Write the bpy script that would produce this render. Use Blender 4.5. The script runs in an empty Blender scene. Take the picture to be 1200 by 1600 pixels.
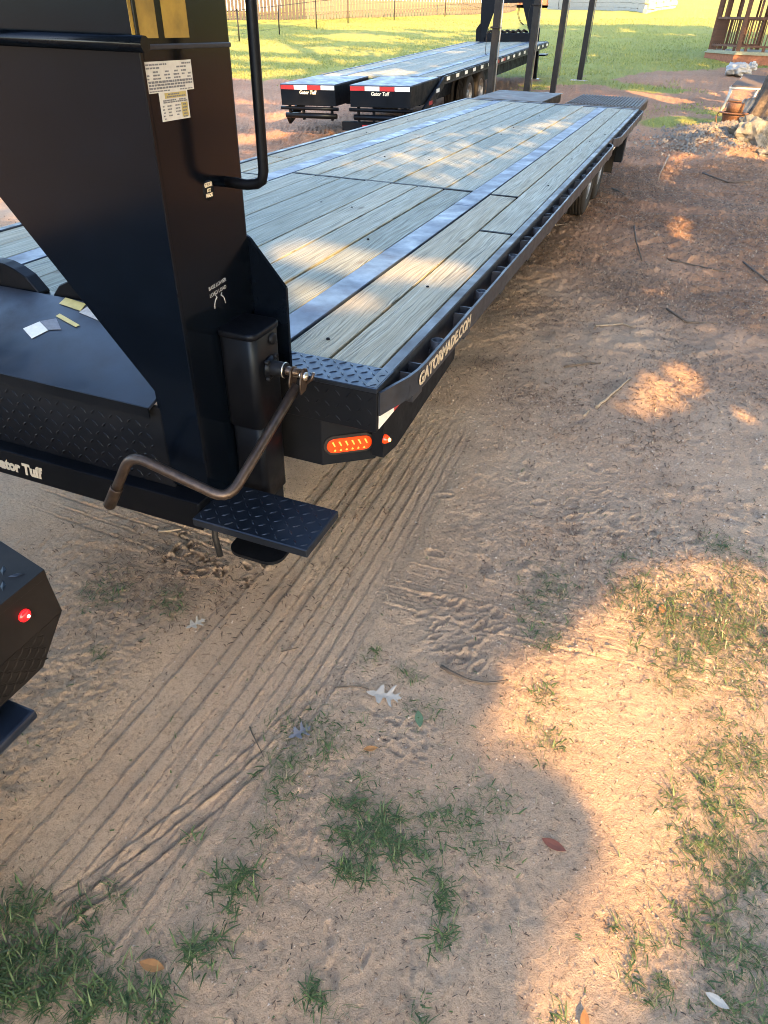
import bpy, bmesh, math, random
import numpy as np
from mathutils import Matrix, Vector
R = math.radians
scene = bpy.context.scene
col = scene.collection
rng = np.random.default_rng(7)
random.seed(11)

# ------------------------------------------------------------------ camera, sky, sun, exposure
cam_d = bpy.data.cameras.new('camera')
cam_d.sensor_fit = 'VERTICAL'; cam_d.sensor_height = 24.0; cam_d.lens = 24.0 * 1050 / 1600
cam_d.clip_start = 0.02; cam_d.clip_end = 2000
cam = bpy.data.objects.new('camera', cam_d); col.objects.link(cam)
cam.matrix_world = Matrix.Translation((0, 0, 1.85)) @ (Matrix.Rotation(R(20.77), 4, 'Z') @ Matrix.Rotation(R(53.73), 4, 'X') @ Matrix.Rotation(R(1.74), 4, 'Z'))
scene.camera = cam
SUN_EL = R(23.0)
AZ = np.array([-math.sin(R(38)), math.cos(R(38))])          # horizontal heading of the light
world = bpy.data.worlds.new('World'); scene.world = world; world.use_nodes = True
wn = world.node_tree.nodes
sky = wn.new('ShaderNodeTexSky'); sky.sky_type = 'NISHITA'; sky.sun_disc = False
sky.sun_elevation = SUN_EL; sky.sun_rotation = math.atan2(-AZ[0], -AZ[1]); sky.air_density = 1.0; sky.dust_density = 1.5
world.node_tree.links.new(sky.outputs[0], wn['Background'].inputs[0]); wn['Background'].inputs[1].default_value = 0.15
sun_d = bpy.data.lights.new('sun', 'SUN'); sun_d.energy = 3.5; sun_d.angle = R(0.4); sun_d.color = (1.0, 0.60, 0.225)
sun = bpy.data.objects.new('sun', sun_d); col.objects.link(sun)
LDIR = Vector((AZ[0] * math.cos(SUN_EL), AZ[1] * math.cos(SUN_EL), -math.sin(SUN_EL)))
sun.rotation_euler = LDIR.to_track_quat('-Z', 'Y').to_euler()
scene.view_settings.view_transform = 'Standard'; scene.view_settings.look = 'None'
scene.view_settings.gamma = 1.0; scene.view_settings.exposure = 2.9; scene.view_settings.use_curve_mapping = False
scene.cycles.filter_width = 1.0; scene.cycles.max_bounces = 6; scene.cycles.diffuse_bounces = 3; scene.cycles.glossy_bounces = 3
scene.cycles.transparent_max_bounces = 6; scene.cycles.caustics_reflective = False

# ------------------------------------------------------------------ noise helpers and terrain
def vn(x, y, seed=0):
    x = np.asarray(x, float); y = np.asarray(y, float)
    xi = np.floor(x).astype(np.int64); yi = np.floor(y).astype(np.int64)
    fx = x - xi; fy = y - yi
    fx = fx * fx * fx * (fx * (fx * 6 - 15) + 10); fy = fy * fy * fy * (fy * (fy * 6 - 15) + 10)
    def h(a, b):
        n = (a * 374761393 + b * 668265263 + seed * 974634777) & 0xFFFFFFFF
        n = ((n ^ (n >> 13)) * 1274126177) & 0xFFFFFFFF
        n = ((n ^ (n >> 16)) * 2246822519) & 0xFFFFFFFF
        return ((n ^ (n >> 15)) & 0xFFFF) / 32767.5 - 1.0
    a = h(xi, yi); b = h(xi + 1, yi); c = h(xi, yi + 1); d = h(xi + 1, yi + 1)
    return (a + (b - a) * fx) * (1 - fy) + (c + (d - c) * fx) * fy
def fbm(x, y, f, oct=3, seed=0, gain=.5):
    s = 0; a = 1
    for k in range(oct):
        s = s + a * vn(x * f + 17.3 * k, y * f - 9.1 * k, seed + k); f *= 2.03; a *= gain
    return s
def sp(v, k): return np.log1p(np.exp(np.clip(v / k, -40, 40))) * k
def sg(v): return 1 / (1 + np.exp(-np.clip(v, -40, 40)))
def sstep(a, b, v):
    t = np.clip((np.asarray(v, float) - a) / (b - a), 0, 1); return t * t * (3 - 2 * t)
def T(x, y):
    x = np.asarray(x, float); y = np.asarray(y, float)
    z = .042 * sp(y - 13.5, 1.0) + .03 * sp(y - 36, 2.0)
    z = z + .05 * sp(y - 42, 2.0) * sg((x + 6) / 3.)
    z = z + .09 * np.exp(-((y - 8.8) / 2.5) ** 2 - ((x + .8) / 2.5) ** 2)
    z = z + .02 * np.clip(x + 5.7, -4, 4) * sg((y - 15) / 1.5) * np.exp(-sp(y - 30, 2) / 15)
    z = z * np.exp(-sp(y - 150, 20) / 200)
    z = z + .32 * np.exp(-((x - .75) / .85) ** 2 - ((y - 15.4) / 1.3) ** 2) * (1 + .25 * vn(x * 3, y * 3, 91))      # gravel mound
    return z
def Tz(x, y): return float(T(x, y))

# ------------------------------------------------------------------ materials
def new_mat(name):
    m = bpy.data.materials.new(name); m.use_nodes = True
    nt = m.node_tree; b = nt.nodes['Principled BSDF']
    return m, nt, b
def nd(nt, t, **kw):
    n = nt.nodes.new(t)
    for k, v in kw.items():
        if k.startswith('i_'):
            key = k[2:]
            n.inputs[int(key) if key.isdigit() else key.replace('_', ' ')].default_value = v
        else: setattr(n, k, v)
    return n
def lk(nt, a, b): nt.links.new(a, b)
def coords(nt, scale=(1, 1, 1), kind='Object', rnd=False):
    tc = nd(nt, 'ShaderNodeTexCoord'); mp = nd(nt, 'ShaderNodeMapping'); mp.inputs['Scale'].default_value = scale
    lk(nt, tc.outputs[kind], mp.inputs['Vector'])
    if rnd:
        oi = nd(nt, 'ShaderNodeObjectInfo'); mu = nd(nt, 'ShaderNodeMath', operation='MULTIPLY'); mu.inputs[1].default_value = 53.0
        lk(nt, oi.outputs['Random'], mu.inputs[0]); cb = nd(nt, 'ShaderNodeCombineXYZ')
        for i in range(3): lk(nt, mu.outputs[0], cb.inputs[i])
        lk(nt, cb.outputs[0], mp.inputs['Location'])
    return mp.outputs[0]
def noise(nt, vec, scale, detail=4, rough=.6, out='Fac'):
    n = nd(nt, 'ShaderNodeTexNoise'); n.inputs['Scale'].default_value = scale; n.inputs['Detail'].default_value = detail; n.inputs['Roughness'].default_value = rough
    lk(nt, vec, n.inputs['Vector']); return n.outputs[out]
def ramp(nt, fac, stops, interp='LINEAR'):
    r = nd(nt, 'ShaderNodeValToRGB'); r.color_ramp.interpolation = interp
    e = r.color_ramp.elements
    while len(e) < len(stops): e.new(.5)
    for k, (p, c) in enumerate(stops):
        e[k].position = p; e[k].color = (c[0], c[1], c[2], 1) if not isinstance(c, (int, float)) else (c, c, c, 1)
    lk(nt, fac, r.inputs[0]); return r.outputs[0]
def mixc(nt, fac, a, b, mode='MIX'):
    m = nd(nt, 'ShaderNodeMix', data_type='RGBA', blend_type=mode)
    for key, v in (('Factor', fac), ('A', a), ('B', b)):
        idx = {'Factor': 0, 'A': 6, 'B': 7}[key]
        if isinstance(v, (int, float)): m.inputs[idx].default_value = v
        elif isinstance(v, tuple): m.inputs[idx].default_value = (*v, 1) if len(v) == 3 else v
        else: lk(nt, v, m.inputs[idx])
    return m.outputs[2]
def math_(nt, op, a, b=0.0):
    m = nd(nt, 'ShaderNodeMath', operation=op)
    for i, v in ((0, a), (1, b)):
        if isinstance(v, (int, float)): m.inputs[i].default_value = v
        else: lk(nt, v, m.inputs[i])
    return m.outputs[0]
def bump(nt, b, h, strength=.3, dist=.01):
    n = nd(nt, 'ShaderNodeBump'); n.inputs['Strength'].default_value = strength; n.inputs['Distance'].default_value = dist
    lk(nt, h, n.inputs['Height']); lk(nt, n.outputs[0], b.inputs['Normal'])
def attr(nt, name, out='Fac'):
    a = nd(nt, 'ShaderNodeAttribute'); a.attribute_name = name; return a.outputs[out]
def simple(name, c, rough=.6, metal=0.0, var=.25, scale=30, bmp=.1, c2=None, spec=.5, coat=0.0, dirt=0.0):
    m, nt, b = new_mat(name)
    v = coords(nt)
    n = noise(nt, v, scale, 5)
    c2 = c2 or tuple(x * (1 - var) for x in c)
    cc = ramp(nt, n, [(.3, c2), (.7, c)])
    if dirt:
        n2 = noise(nt, v, 6, 8, .7)
        f = ramp(nt, n2, [(.45, 0.0), (.75, dirt)])
        cc = mixc(nt, f, cc, (.16, .12, .09))
        rr = ramp(nt, n2, [(.35, rough), (.75, min(1, rough + .35))]); lk(nt, rr, b.inputs['Roughness'])
    else: b.inputs['Roughness'].default_value = rough
    lk(nt, cc, b.inputs['Base Color']); b.inputs['Metallic'].default_value = metal
    b.inputs['Specular IOR Level'].default_value = spec
    if coat: b.inputs['Coat Weight'].default_value = coat; b.inputs['Coat Roughness'].default_value = .12
    if bmp: bump(nt, b, noise(nt, v, scale * 2, 4), bmp, .004)
    return m
M = {}
M['black'] = simple('black_paint', (.0026, .003, .0042), .30, 0, .3, 40, .02, dirt=.01, spec=.15)
M['black2'] = simple('black_paint_dull', (.0035, .0035, .004), .50, 0, .3, 60, .05, dirt=.02, spec=.18)
M['gooseneck'] = simple('gooseneck_paint', (.0018, .0032, .0062), .16, 0, .3, 14, .03, spec=.14)
M['tread'] = simple('tread_plate_paint', (.006, .008, .012), .34, .2, .3, 50, .05, dirt=.05)
M['lid'] = simple('toolbox_lid_paint', (.010, .017, .034), .28, .2, .4, 9, .05, dirt=.06)
M['edge'] = simple('worn_edge_steel', (.026, .034, .050), .36, .45, .5, 25, .06, dirt=.18)
M['strip'] = simple('steel_strip_paint', (.048, .070, .120), .36, .4, .45, 7, .04, dirt=.18)
M['rubber'] = simple('tyre_rubber', (.011, .010, .010), .75, 0, .4, 40, .15, c2=(.020, .016, .013), spec=.25)
M['rim'] = simple('wheel_steel', (.30, .30, .31), .35, .8, .4, 20, .05, dirt=.4)
M['rust'] = simple('rusty_steel', (.16, .075, .035), .75, .2, .5, 40, .3, c2=(.07, .03, .018))
M['crank'] = simple('worn_brown_steel', (.078, .054, .040), .38, .6, .5, 45, .1, c2=(.03, .022, .018))
M['bolt'] = simple('zinc_bolt', (.55, .52, .45), .3, .9, .3, 80, .05)
M['white_tape'] = simple('white_reflector', (.78, .79, .76), .3, 0, .12, 150, 0, c2=(.62, .63, .6))
M['red_tape'] = simple('red_reflector', (.42, .015, .02), .3, 0, .2, 90, 0)
M['label'] = simple('label_paper', (.50, .54, .55), .5, 0, .15, 80, 0)
M['label_ink'] = simple('label_ink', (.13, .15, .19), .6, 0, .3, 80, 0)
M['label_yellow'] = simple('label_yellow', (.40, .36, .13), .5, 0, .25, 60, 0)
M['decal_yellow'] = simple('yellow_decal', (.34, .24, .035), .38, 0, .5, 18, .02, dirt=.25)
M['cream'] = simple('cream_lettering', (.62, .56, .42), .5, 0, .1, 60, 0)
M['tan_letter'] = simple('tan_lettering', (.42, .36, .27), .6, 0, .2, 60, 0)
M['grey_letter'] = simple('grey_lettering', (.34, .36, .38), .6, 0, .3, 60, 0)
M['residue'] = None
M['gaz_wood'] = simple('stained_wood', (.135, .058, .030), .7, 0, .5, 14, .2)
M['gaz_floor'] = simple('weathered_trim', (.30, .29, .19), .75, 0, .3, 14, .2)
M['brick'] = simple('brick_clay', (.30, .115, .06), .85, 0, .35, 12, .3)
M['mortar'] = simple('mortar', (.30, .25, .20), .9, 0, .2, 30, .2)
M['post'] = simple('dark_post_steel', (.010, .010, .011), .45, .1, .3, 20, .05, dirt=.02, spec=.25)
M['galv'] = simple('galvanised', (.40, .40, .38), .4, .7, .3, 20, .05)
M['concrete'] = simple('concrete', (.40, .38, .34), .85, 0, .25, 15, .2)
M['sack'] = simple('white_plastic_sack', (.36, .36, .36), .45, 0, .3, 6, .1)
M['cushion'] = simple('chair_sling_fabric', (.10, .075, .062), .9, 0, .3, 60, .1)
M['chair_white'] = simple('white_tube_paint', (.42, .40, .36), .4, 0, .15, 20, .02)
M['tin'] = simple('weathered_tin', (.42, .34, .26), .5, .4, .4, 5, .05, c2=(.22, .17, .13))
M['rock'] = simple('grey_stone', (.20, .185, .16), .9, 0, .5, 9, .6, c2=(.06, .055, .042))
M['gravel'] = simple('gravel_stone', (.25, .21, .165), .9, 0, .5, 7, .4, c2=(.12, .10, .08))
M['bark'] = simple('oak_bark', (.115, .085, .062), .95, 0, .6, 16, .8, c2=(.035, .026, .02))
M['stick'] = simple('dry_twig', (.11, .078, .055), .85, 0, .5, 60, .3)
M['stick2'] = simple('bleached_twig', (.26, .20, .14), .85, 0, .3, 60, .3)
M['fence'] = simple('weathered_board', (.145, .11, .075), .85, 0, .35, 5, .2, c2=(.065, .05, .036))
M['fence_dark'] = simple('old_grey_board', (.055, .044, .036), .85, 0, .4, 5, .2)
M['house'] = simple('pale_siding', (.52, .52, .50), .7, 0, .12, 5, .05)
M['block'] = simple('timber_block', (.42, .34, .22), .85, 0, .3, 9, .2)
M['roof'] = simple('shingle', (.10, .085, .08), .9, 0, .3, 12, .2)
M['glass'] = simple('window_glass', (.03, .035, .04), .08, 0, .1, 3, 0)
M['truck'] = simple('truck_bed_paint', (.010, .0085, .0085), .40, .1, .3, 40, .05, dirt=.05, spec=.25)
M['truck_body'] = simple('truck_body_paint', (.05, .055, .06), .25, .2, .2, 10, 0, coat=.5)
def leafmat(name, a, b_, trans=.2):
    m, nt, b = new_mat(name)
    c = attr(nt, 'tint')
    lk(nt, ramp(nt, c, [(0, a), (1, b_)]), b.inputs['Base Color']); b.inputs['Roughness'].default_value = .6
    if trans:
        tr = nd(nt, 'ShaderNodeBsdfTranslucent'); lk(nt, ramp(nt, c, [(0, a), (1, b_)]), tr.inputs[0])
        mx = nd(nt, 'ShaderNodeMixShader'); mx.inputs[0].default_value = trans
        lk(nt, b.outputs[0], mx.inputs[1]); lk(nt, tr.outputs[0], mx.inputs[2]); lk(nt, mx.outputs[0], nt.nodes['Material Output'].inputs[0])
    return m
def multi(name, stops, trans=.25, rough=.6):
    m, nt, b = new_mat(name)
    c = ramp(nt, attr(nt, 'tint'), stops)
    lk(nt, c, b.inputs['Base Color']); b.inputs['Roughness'].default_value = rough
    if trans:
        tr = nd(nt, 'ShaderNodeBsdfTranslucent'); lk(nt, c, tr.inputs[0])
        mx = nd(nt, 'ShaderNodeMixShader'); mx.inputs[0].default_value = trans
        lk(nt, b.outputs[0], mx.inputs[1]); lk(nt, tr.outputs[0], mx.inputs[2]); lk(nt, mx.outputs[0], nt.nodes['Material Output'].inputs[0])
    return m
M['blade'] = multi('grass_blade', [(0, (.038, .068, .020)), (.45, (.075, .120, .032)), (.68, (.12, .15, .055)), (.80, (.20, .17, .095)), (1, (.34, .28, .17))])
M['lawn'] = multi('lawn_blade', [(0, (.11, .14, .028)), (.6, (.275, .280, .058)), (1, (.40, .355, .10))], .4)
M['litter'] = multi('litter_bits', [(0, (.06, .038, .026)), (.45, (.15, .092, .058)), (.8, (.27, .17, .108)), (1, (.36, .27, .18))], 0, .85)
M['crown'] = leafmat('oak_foliage', (.03, .06, .012), (.07, .11, .025), .15)
M['leaf_grey'] = simple('dead_leaf_pale', (.42, .37, .31), .7, 0, .2, 40, .1)
M['leaf_slate'] = simple('dead_leaf_slate', (.17, .17, .19), .7, 0, .3, 40, .1)
M['leaf_red'] = simple('dead_leaf_red', (.20, .055, .025), .6, 0, .4, 40, .1)
M['leaf_orange'] = simple('dead_leaf_orange', (.38, .17, .05), .6, 0, .4, 40, .1)
M['leaf_green'] = simple('green_leaf', (.10, .16, .08), .6, 0, .3, 40, .1)
def emit(name, c, s, base):
    m, nt, b = new_mat(name); b.inputs['Base Color'].default_value = (*base, 1); b.inputs['Roughness'].default_value = .15
    b.inputs['Emission Color'].default_value = (*c, 1); b.inputs['Emission Strength'].default_value = s; return m
M['amber'] = emit('amber_lens', (1, .05, .006), .075, (.5, .04, .006))
M['amber_hot'] = emit('amber_led', (1, .26, .05), .22, (.8, .2, .03))
M['amber_dot'] = emit('amber_marker_led', (1, .42, .08), 1.6, (.8, .2, .03))
M['red_led'] = emit('red_marker_lens', (1, .010, .015), .22, (.6, .01, .01))
M['red_hot'] = emit('red_marker_led', (1, .30, .24), 1.8, (.8, .05, .03))
def mk_residue():
    m, nt, b = new_mat('sticker_residue'); v = coords(nt)
    n = noise(nt, coords(nt, (1.0, 1, .45)), 130, 5, .8); n2 = noise(nt, v, 20, 3)
    f = ramp(nt, math_(nt, 'ADD', n, math_(nt, 'MULTIPLY', n2, .35)), [(.66, 0.0), (.71, .5), (.78, 1.0)])
    lk(nt, mixc(nt, f, (.0012, .0020, .0030), (.011, .014, .015)), b.inputs['Base Color']); b.inputs['Roughness'].default_value = .5
    return m
M['residue'] = simple('sticker_residue', (.010, .0125, .0135), .6, 0, .4, 60, 0)
for k_ in ('gooseneck', 'black', 'black2', 'tread'): M[k_].node_tree.nodes['Principled BSDF'].inputs['Specular Tint'].default_value = (.55, .72, 1, 1)
def mk_plank():
    m, nt, b = new_mat('weathered_treated_lumber')
    v = coords(nt, (1, 1, 1), rnd=True)
    def sc(vec, s):
        mp = nd(nt, 'ShaderNodeMapping'); mp.inputs['Scale'].default_value = s; lk(nt, vec, mp.inputs['Vector']); return mp.outputs[0]
    warp = noise(nt, sc(v, (3, .5, 3)), 2.0, 3)
    gx = nd(nt, 'ShaderNodeVectorMath', operation='ADD'); lk(nt, v, gx.inputs[0])
    cb = nd(nt, 'ShaderNodeCombineXYZ'); lk(nt, math_(nt, 'MULTIPLY', warp, .09), cb.inputs[0]); lk(nt, cb.outputs[0], gx.inputs[1])
    grain = noise(nt, sc(gx.outputs[0], (110, 1.6, 30)), 1.7, 6, .7)
    rings = noise(nt, sc(gx.outputs[0], (34, .5, 8)), 1.5, 4, .6)
    blot = noise(nt, sc(v, (6, 1.6, 6)), 1.3, 6, .65)
    speck = noise(nt, sc(v, (40, 14, 40)), 2.0, 4, .7)
    oi = nd(nt, 'ShaderNodeObjectInfo')
    base = ramp(nt, grain, [(.35, (.052, .052, .043)), (.44, (.175, .175, .145)), (.54, (.31, .31, .268)), (.70, (.40, .40, .35))])
    base = mixc(nt, ramp(nt, rings, [(.44, 0.0), (.58, .55)]), base, (.245, .225, .165))
    base = mixc(nt, ramp(nt, blot, [(.54, 0.0), (.74, .6)]), base, (.17, .155, .11))
    base = mixc(nt, ramp(nt, speck, [(.66, 0.0), (.74, .6)]), base, (.12, .11, .085))
    tint = ramp(nt, oi.outputs['Random'], [(0, (.72, .79, .78)), (.35, (.95, .98, .94)), (.7, (1.08, 1.06, .98)), (1, (1.05, .93, .76))])
    base = mixc(nt, 1.0, base, tint, 'MULTIPLY')
    vor = nd(nt, 'ShaderNodeTexVoronoi'); vor.inputs['Scale'].default_value = 1.0; lk(nt, sc(v, (5.5, 2.0, 1)), vor.inputs['Vector'])
    base = mixc(nt, ramp(nt, vor.outputs['Distance'], [(.05, .75), (.11, 0.0)]), base, (.11, .085, .055))
    crack = ramp(nt, noise(nt, sc(gx.outputs[0], (150, 1.1, 20)), 1.2, 5, .75), [(.33, 1.0), (.40, 0.0)])
    base = mixc(nt, math_(nt, 'MULTIPLY', crack, .75), base, (.09, .085, .07))
    lk(nt, base, b.inputs['Base Color']); b.inputs['Roughness'].default_value = .78
    bump(nt, b, math_(nt, 'SUBTRACT', grain, math_(nt, 'MULTIPLY', crack, .8)), .8, .005)
    return m
M['plank'] = mk_plank()
def mk_ground():
    m, nt, b = new_mat('bare_earth_and_lawn')
    v = coords(nt)
    gr = attr(nt, 'grass'); cl = attr(nt, 'clay'); li = attr(nt, 'litter'); hi = attr(nt, 'relief'); du = attr(nt, 'dust')
    big = noise(nt, v, 1.7, 5, .6); mid = noise(nt, v, 13, 5, .65); fine = noise(nt, v, 75, 6, .75); grit = noise(nt, v, 260, 4, .75)
    sand = ramp(nt, big, [(.25, (.41, .272, .176)), (.5, (.48, .328, .216)), (.75, (.53, .372, .252))])
    sand = mixc(nt, ramp(nt, mid, [(.3, .45), (.6, 0.0)]), sand, (.34, .24, .16))
    sand = mixc(nt, ramp(nt, du, [(0, 0.0), (1, .6)]), sand, (.53, .385, .265))
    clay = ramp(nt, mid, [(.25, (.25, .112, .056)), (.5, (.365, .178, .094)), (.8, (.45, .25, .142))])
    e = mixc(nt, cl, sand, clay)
    e = mixc(nt, ramp(nt, fine, [(.36, .85), (.50, 0.0)]), e, mixc(nt, .5, e, (.09, .062, .042)))
    e = mixc(nt, ramp(nt, grit, [(.55, 0.0), (.66, .65)]), e, (.58, .44, .33))
    e = mixc(nt, ramp(nt, grit, [(.35, .6), (.45, 0.0)]), e, (.17, .115, .08))
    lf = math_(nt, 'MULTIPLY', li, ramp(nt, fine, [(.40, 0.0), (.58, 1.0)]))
    e = mixc(nt, math_(nt, 'MULTIPLY', lf, .75), e, (.12, .078, .052))  # litter tint, which also carries the painted shade of the far dirt band
    g1 = ramp(nt, noise(nt, v, 40, 4, .7), [(.3, (.11, .13, .030)), (.55, (.27, .265, .060)), (.75, (.38, .345, .10))])
    g1 = mixc(nt, ramp(nt, noise(nt, v, .8, 4), [(.45, 0.0), (.7, .5)]), g1, (.19, .175, .065))
    gm = math_(nt, 'ADD', gr, math_(nt, 'MULTIPLY', math_(nt, 'SUBTRACT', fine, .5), .5))
    e = mixc(nt, ramp(nt, gm, [(.42, 0.0), (.6, 1.0)]), e, g1)
    lk(nt, e, b.inputs['Base Color']); b.inputs['Roughness'].default_value = .95; b.inputs['Specular IOR Level'].default_value = .15
    h = math_(nt, 'ADD', math_(nt, 'MULTIPLY', fine, .75), math_(nt, 'ADD', math_(nt, 'MULTIPLY', grit, .45), math_(nt, 'MULTIPLY', mid, .25)))
    bump(nt, b, h, 1.0, .014)
    return m
M['ground'] = mk_ground()

# ------------------------------------------------------------------ mesh helpers
class MB:
    """collects shapes in one bmesh; build() links them as one object"""
    def __init__(s): s.bm = bmesh.new()
    def box(s, x0, x1, y0, y1, z0, z1, bev=0.0, mat=None):
        m = Matrix.Translation(((x0 + x1) / 2, (y0 + y1) / 2, (z0 + z1) / 2)) @ Matrix.Diagonal((abs(x1 - x0), abs(y1 - y0), abs(z1 - z0), 1))
        if mat is not None: m = mat @ m
        r = bmesh.ops.create_cube(s.bm, size=1, matrix=m)
        if bev:
            es = list({e for v in r['verts'] for e in v.link_edges})
            bmesh.ops.bevel(s.bm, geom=es, offset=bev, segments=2 if bev > .004 else 1, affect='EDGES', profile=.6)
        return s
    def prism(s, pts, d, bev=0.0):
        """polygon pts (3d, planar) extruded along vector d"""
        bm = s.bm; d = Vector(d)
        a = [bm.verts.new(Vector(p)) for p in pts]; b = [bm.verts.new(Vector(p) + d) for p in pts]
        n = len(pts); fs = [bm.faces.new(a), bm.faces.new(b[::-1])]
        for i in range(n): fs.append(bm.faces.new((a[i], b[i], b[(i + 1) % n], a[(i + 1) % n])))
        bmesh.ops.recalc_face_normals(bm, faces=fs)
        if bev:
            es = list({e for f in fs for e in f.edges}); bmesh.ops.bevel(bm, geom=es, offset=bev, segments=1, affect='EDGES')
        return s
    def tube(s, pts, r, n=10, cap=True):
        pts = [Vector(p) for p in pts]; bm = s.bm
        rs = r if isinstance(r, (list, tuple)) else [r] * len(pts)
        rings = []; up = None
        for i, p in enumerate(pts):
            t = (pts[min(i + 1, len(pts) - 1)] - pts[max(i - 1, 0)]).normalized()
            if up is None: up = t.orthogonal().normalized()
            u = (up - t * up.dot(t)).normalized(); up = u; w = t.cross(u)
            rings.append([bm.verts.new(p + (u * math.cos(a) + w * math.sin(a)) * rs[i]) for a in [2 * math.pi * k / n for k in range(n)]])
        for a, b in zip(rings, rings[1:]):
            for k in range(n):
                f = bm.faces.new((a[k], a[(k + 1) % n], b[(k + 1) % n], b[k])); f.smooth = True
        if cap:
            bm.faces.new(rings[0][::-1]); bm.faces.new(rings[-1])
        return s
    def lathe(s, prof, n, mat, smooth=True):
        """profile (r, h) turned round local z, placed by mat"""
        bm = s.bm; rings = []
        for r, h in prof:
            rings.append([bm.verts.new(mat @ Vector((max(r, 1e-4) * math.cos(2 * math.pi * k / n), max(r, 1e-4) * math.sin(2 * math.pi * k / n), h))) for k in range(n)])
        for a, b in zip(rings, rings[1:]):
            for k in range(n):
                f = bm.faces.new((a[k], a[(k + 1) % n], b[(k + 1) % n], b[k])); f.smooth = smooth
        return s
    def quad(s, a, b, c, d):
        vs = [s.bm.verts.new(Vector(p)) for p in (a, b, c, d)]; s.bm.faces.new(vs); return s
    def lozenges(s, o, u, v, n, lu, lv, pitch=.032, L=.026, w=.0075, h=.0018):
        """alternating raised bars of tread plate on the plane o + a*u + b*v"""
        o, u, v, n = Vector(o), Vector(u).normalized(), Vector(v).normalized(), Vector(n).normalized(); bm = s.bm
        na = int(lu / pitch); nb = int(lv / pitch)
        for i in range(na):
            for j in range(nb):
                c = o + u * ((i + .5) * lu / na) + v * ((j + .5) * lv / nb)
                d = (u + v) if (i + j) % 2 else (u - v)
                d = d.normalized(); e = n.cross(d)
                p = [c - d * L / 2, c + e * w / 2, c + d * L / 2, c - e * w / 2]
                q = [c - d * L * .25 + n * h, c + d * L * .25 + n * h]
                b = [bm.verts.new(x) for x in p]; t = [bm.verts.new(x) for x in q]
                for f in ((b[0], b[1], t[0]), (b[1], b[2], t[1]), (b[1], t[1], t[0]), (b[2], b[3], t[1]), (b[3], b[0], t[0]), (b[3], t[0], t[1])): bm.faces.new(f)
        return s
    def build(s, name, mat, parent=None, local=False, recalc=False):
        if recalc: bmesh.ops.recalc_face_normals(s.bm, faces=s.bm.faces[:])
        me = bpy.data.meshes.new(name); s.bm.to_mesh(me); s.bm.free(); me.materials.append(mat)
        return link(name, me, parent, local)
def link(name, me, parent=None, local=False):
    o = bpy.data.objects.new(name, me); col.objects.link(o)
    if parent is not None:
        o.parent = parent
        if not local: o.matrix_parent_inverse = WM[parent.name].inverted()
    WM[o.name] = WM[parent.name].copy() if (parent is not None and local) else Matrix.Identity(4)
    return o
WM = {}
def tag(o, label=None, cat=None, group=None, kind=None):
    if label: o['label'] = label
    if cat: o['category'] = cat
    if group: o['group'] = group
    if kind: o['kind'] = kind
    return o
def empty(name, loc=(0, 0, 0), mat=None):
    o = bpy.data.objects.new(name, None); col.objects.link(o); o.empty_display_size = .1
    m = mat if mat is not None else Matrix.Translation(loc)
    o.matrix_world = m; WM[o.name] = m.copy(); return o
def share(name, me, parent, loc=(0, 0, 0), rot=None, local=True):
    """another child that shares mesh data, placed in the parent's own axes"""
    o = bpy.data.objects.new(name, me); col.objects.link(o); o.parent = parent
    o.location = loc
    if rot: o.rotation_euler = rot
    WM[o.name] = Matrix.Identity(4); return o
def B(name, mat, parent, *b, bev=0.0, local=False):
    return MB().box(*b, bev=bev).build(name, mat, parent, local)
def np_mesh(name, verts, faces, mat, tint=None, smooth=False):
    """verts (n,3), faces (m,k) with constant k"""
    me = bpy.data.meshes.new(name); k = faces.shape[1]
    me.vertices.add(len(verts)); me.vertices.foreach_set('co', np.ascontiguousarray(verts, dtype=np.float32).ravel())
    me.loops.add(faces.size); me.loops.foreach_set('vertex_index', faces.astype(np.int32).ravel())
    me.polygons.add(len(faces)); me.polygons.foreach_set('loop_start', np.arange(0, faces.size, k, dtype=np.int32)); me.polygons.foreach_set('loop_total', np.full(len(faces), k, dtype=np.int32))
    if smooth: me.polygons.foreach_set('use_smooth', np.ones(len(faces), dtype=bool))
    if tint is not None:
        a = me.attributes.new('tint', 'FLOAT', 'POINT'); a.data.foreach_set('value', tint.astype(np.float32))
    me.update(calc_edges=True); me.validate(); me.materials.append(mat); return me
def text(name, body, size, mat, parent, m, shear=0.0, bold=.0, ext=.0006, width=None, local=False):
    cu = bpy.data.curves.new(name, 'FONT'); cu.body = body; cu.size = size; cu.shear = shear; cu.offset = bold; cu.extrude = ext
    cu.align_x = 'CENTER'; cu.align_y = 'CENTER'; cu.resolution_u = 3
    t = bpy.data.objects.new(name, cu); me = bpy.data.meshes.new_from_object(t); bpy.data.objects.remove(t)
    if width:
        xs = [v.co.x for v in me.vertices]; f = width / (max(xs) - min(xs))
        for v in me.vertices: v.co.x *= f
    me.transform(m); me.materials.clear(); me.materials.append(mat)
    return link(name, me, parent, local)
def basis(o, x, y):
    x = Vector(x).normalized(); y = Vector(y).normalized(); z = x.cross(y)
    return Matrix(((x.x, y.x, z.x, o[0]), (x.y, y.y, z.y, o[1]), (x.z, y.z, z.z, o[2]), (0, 0, 0, 1)))

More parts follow.
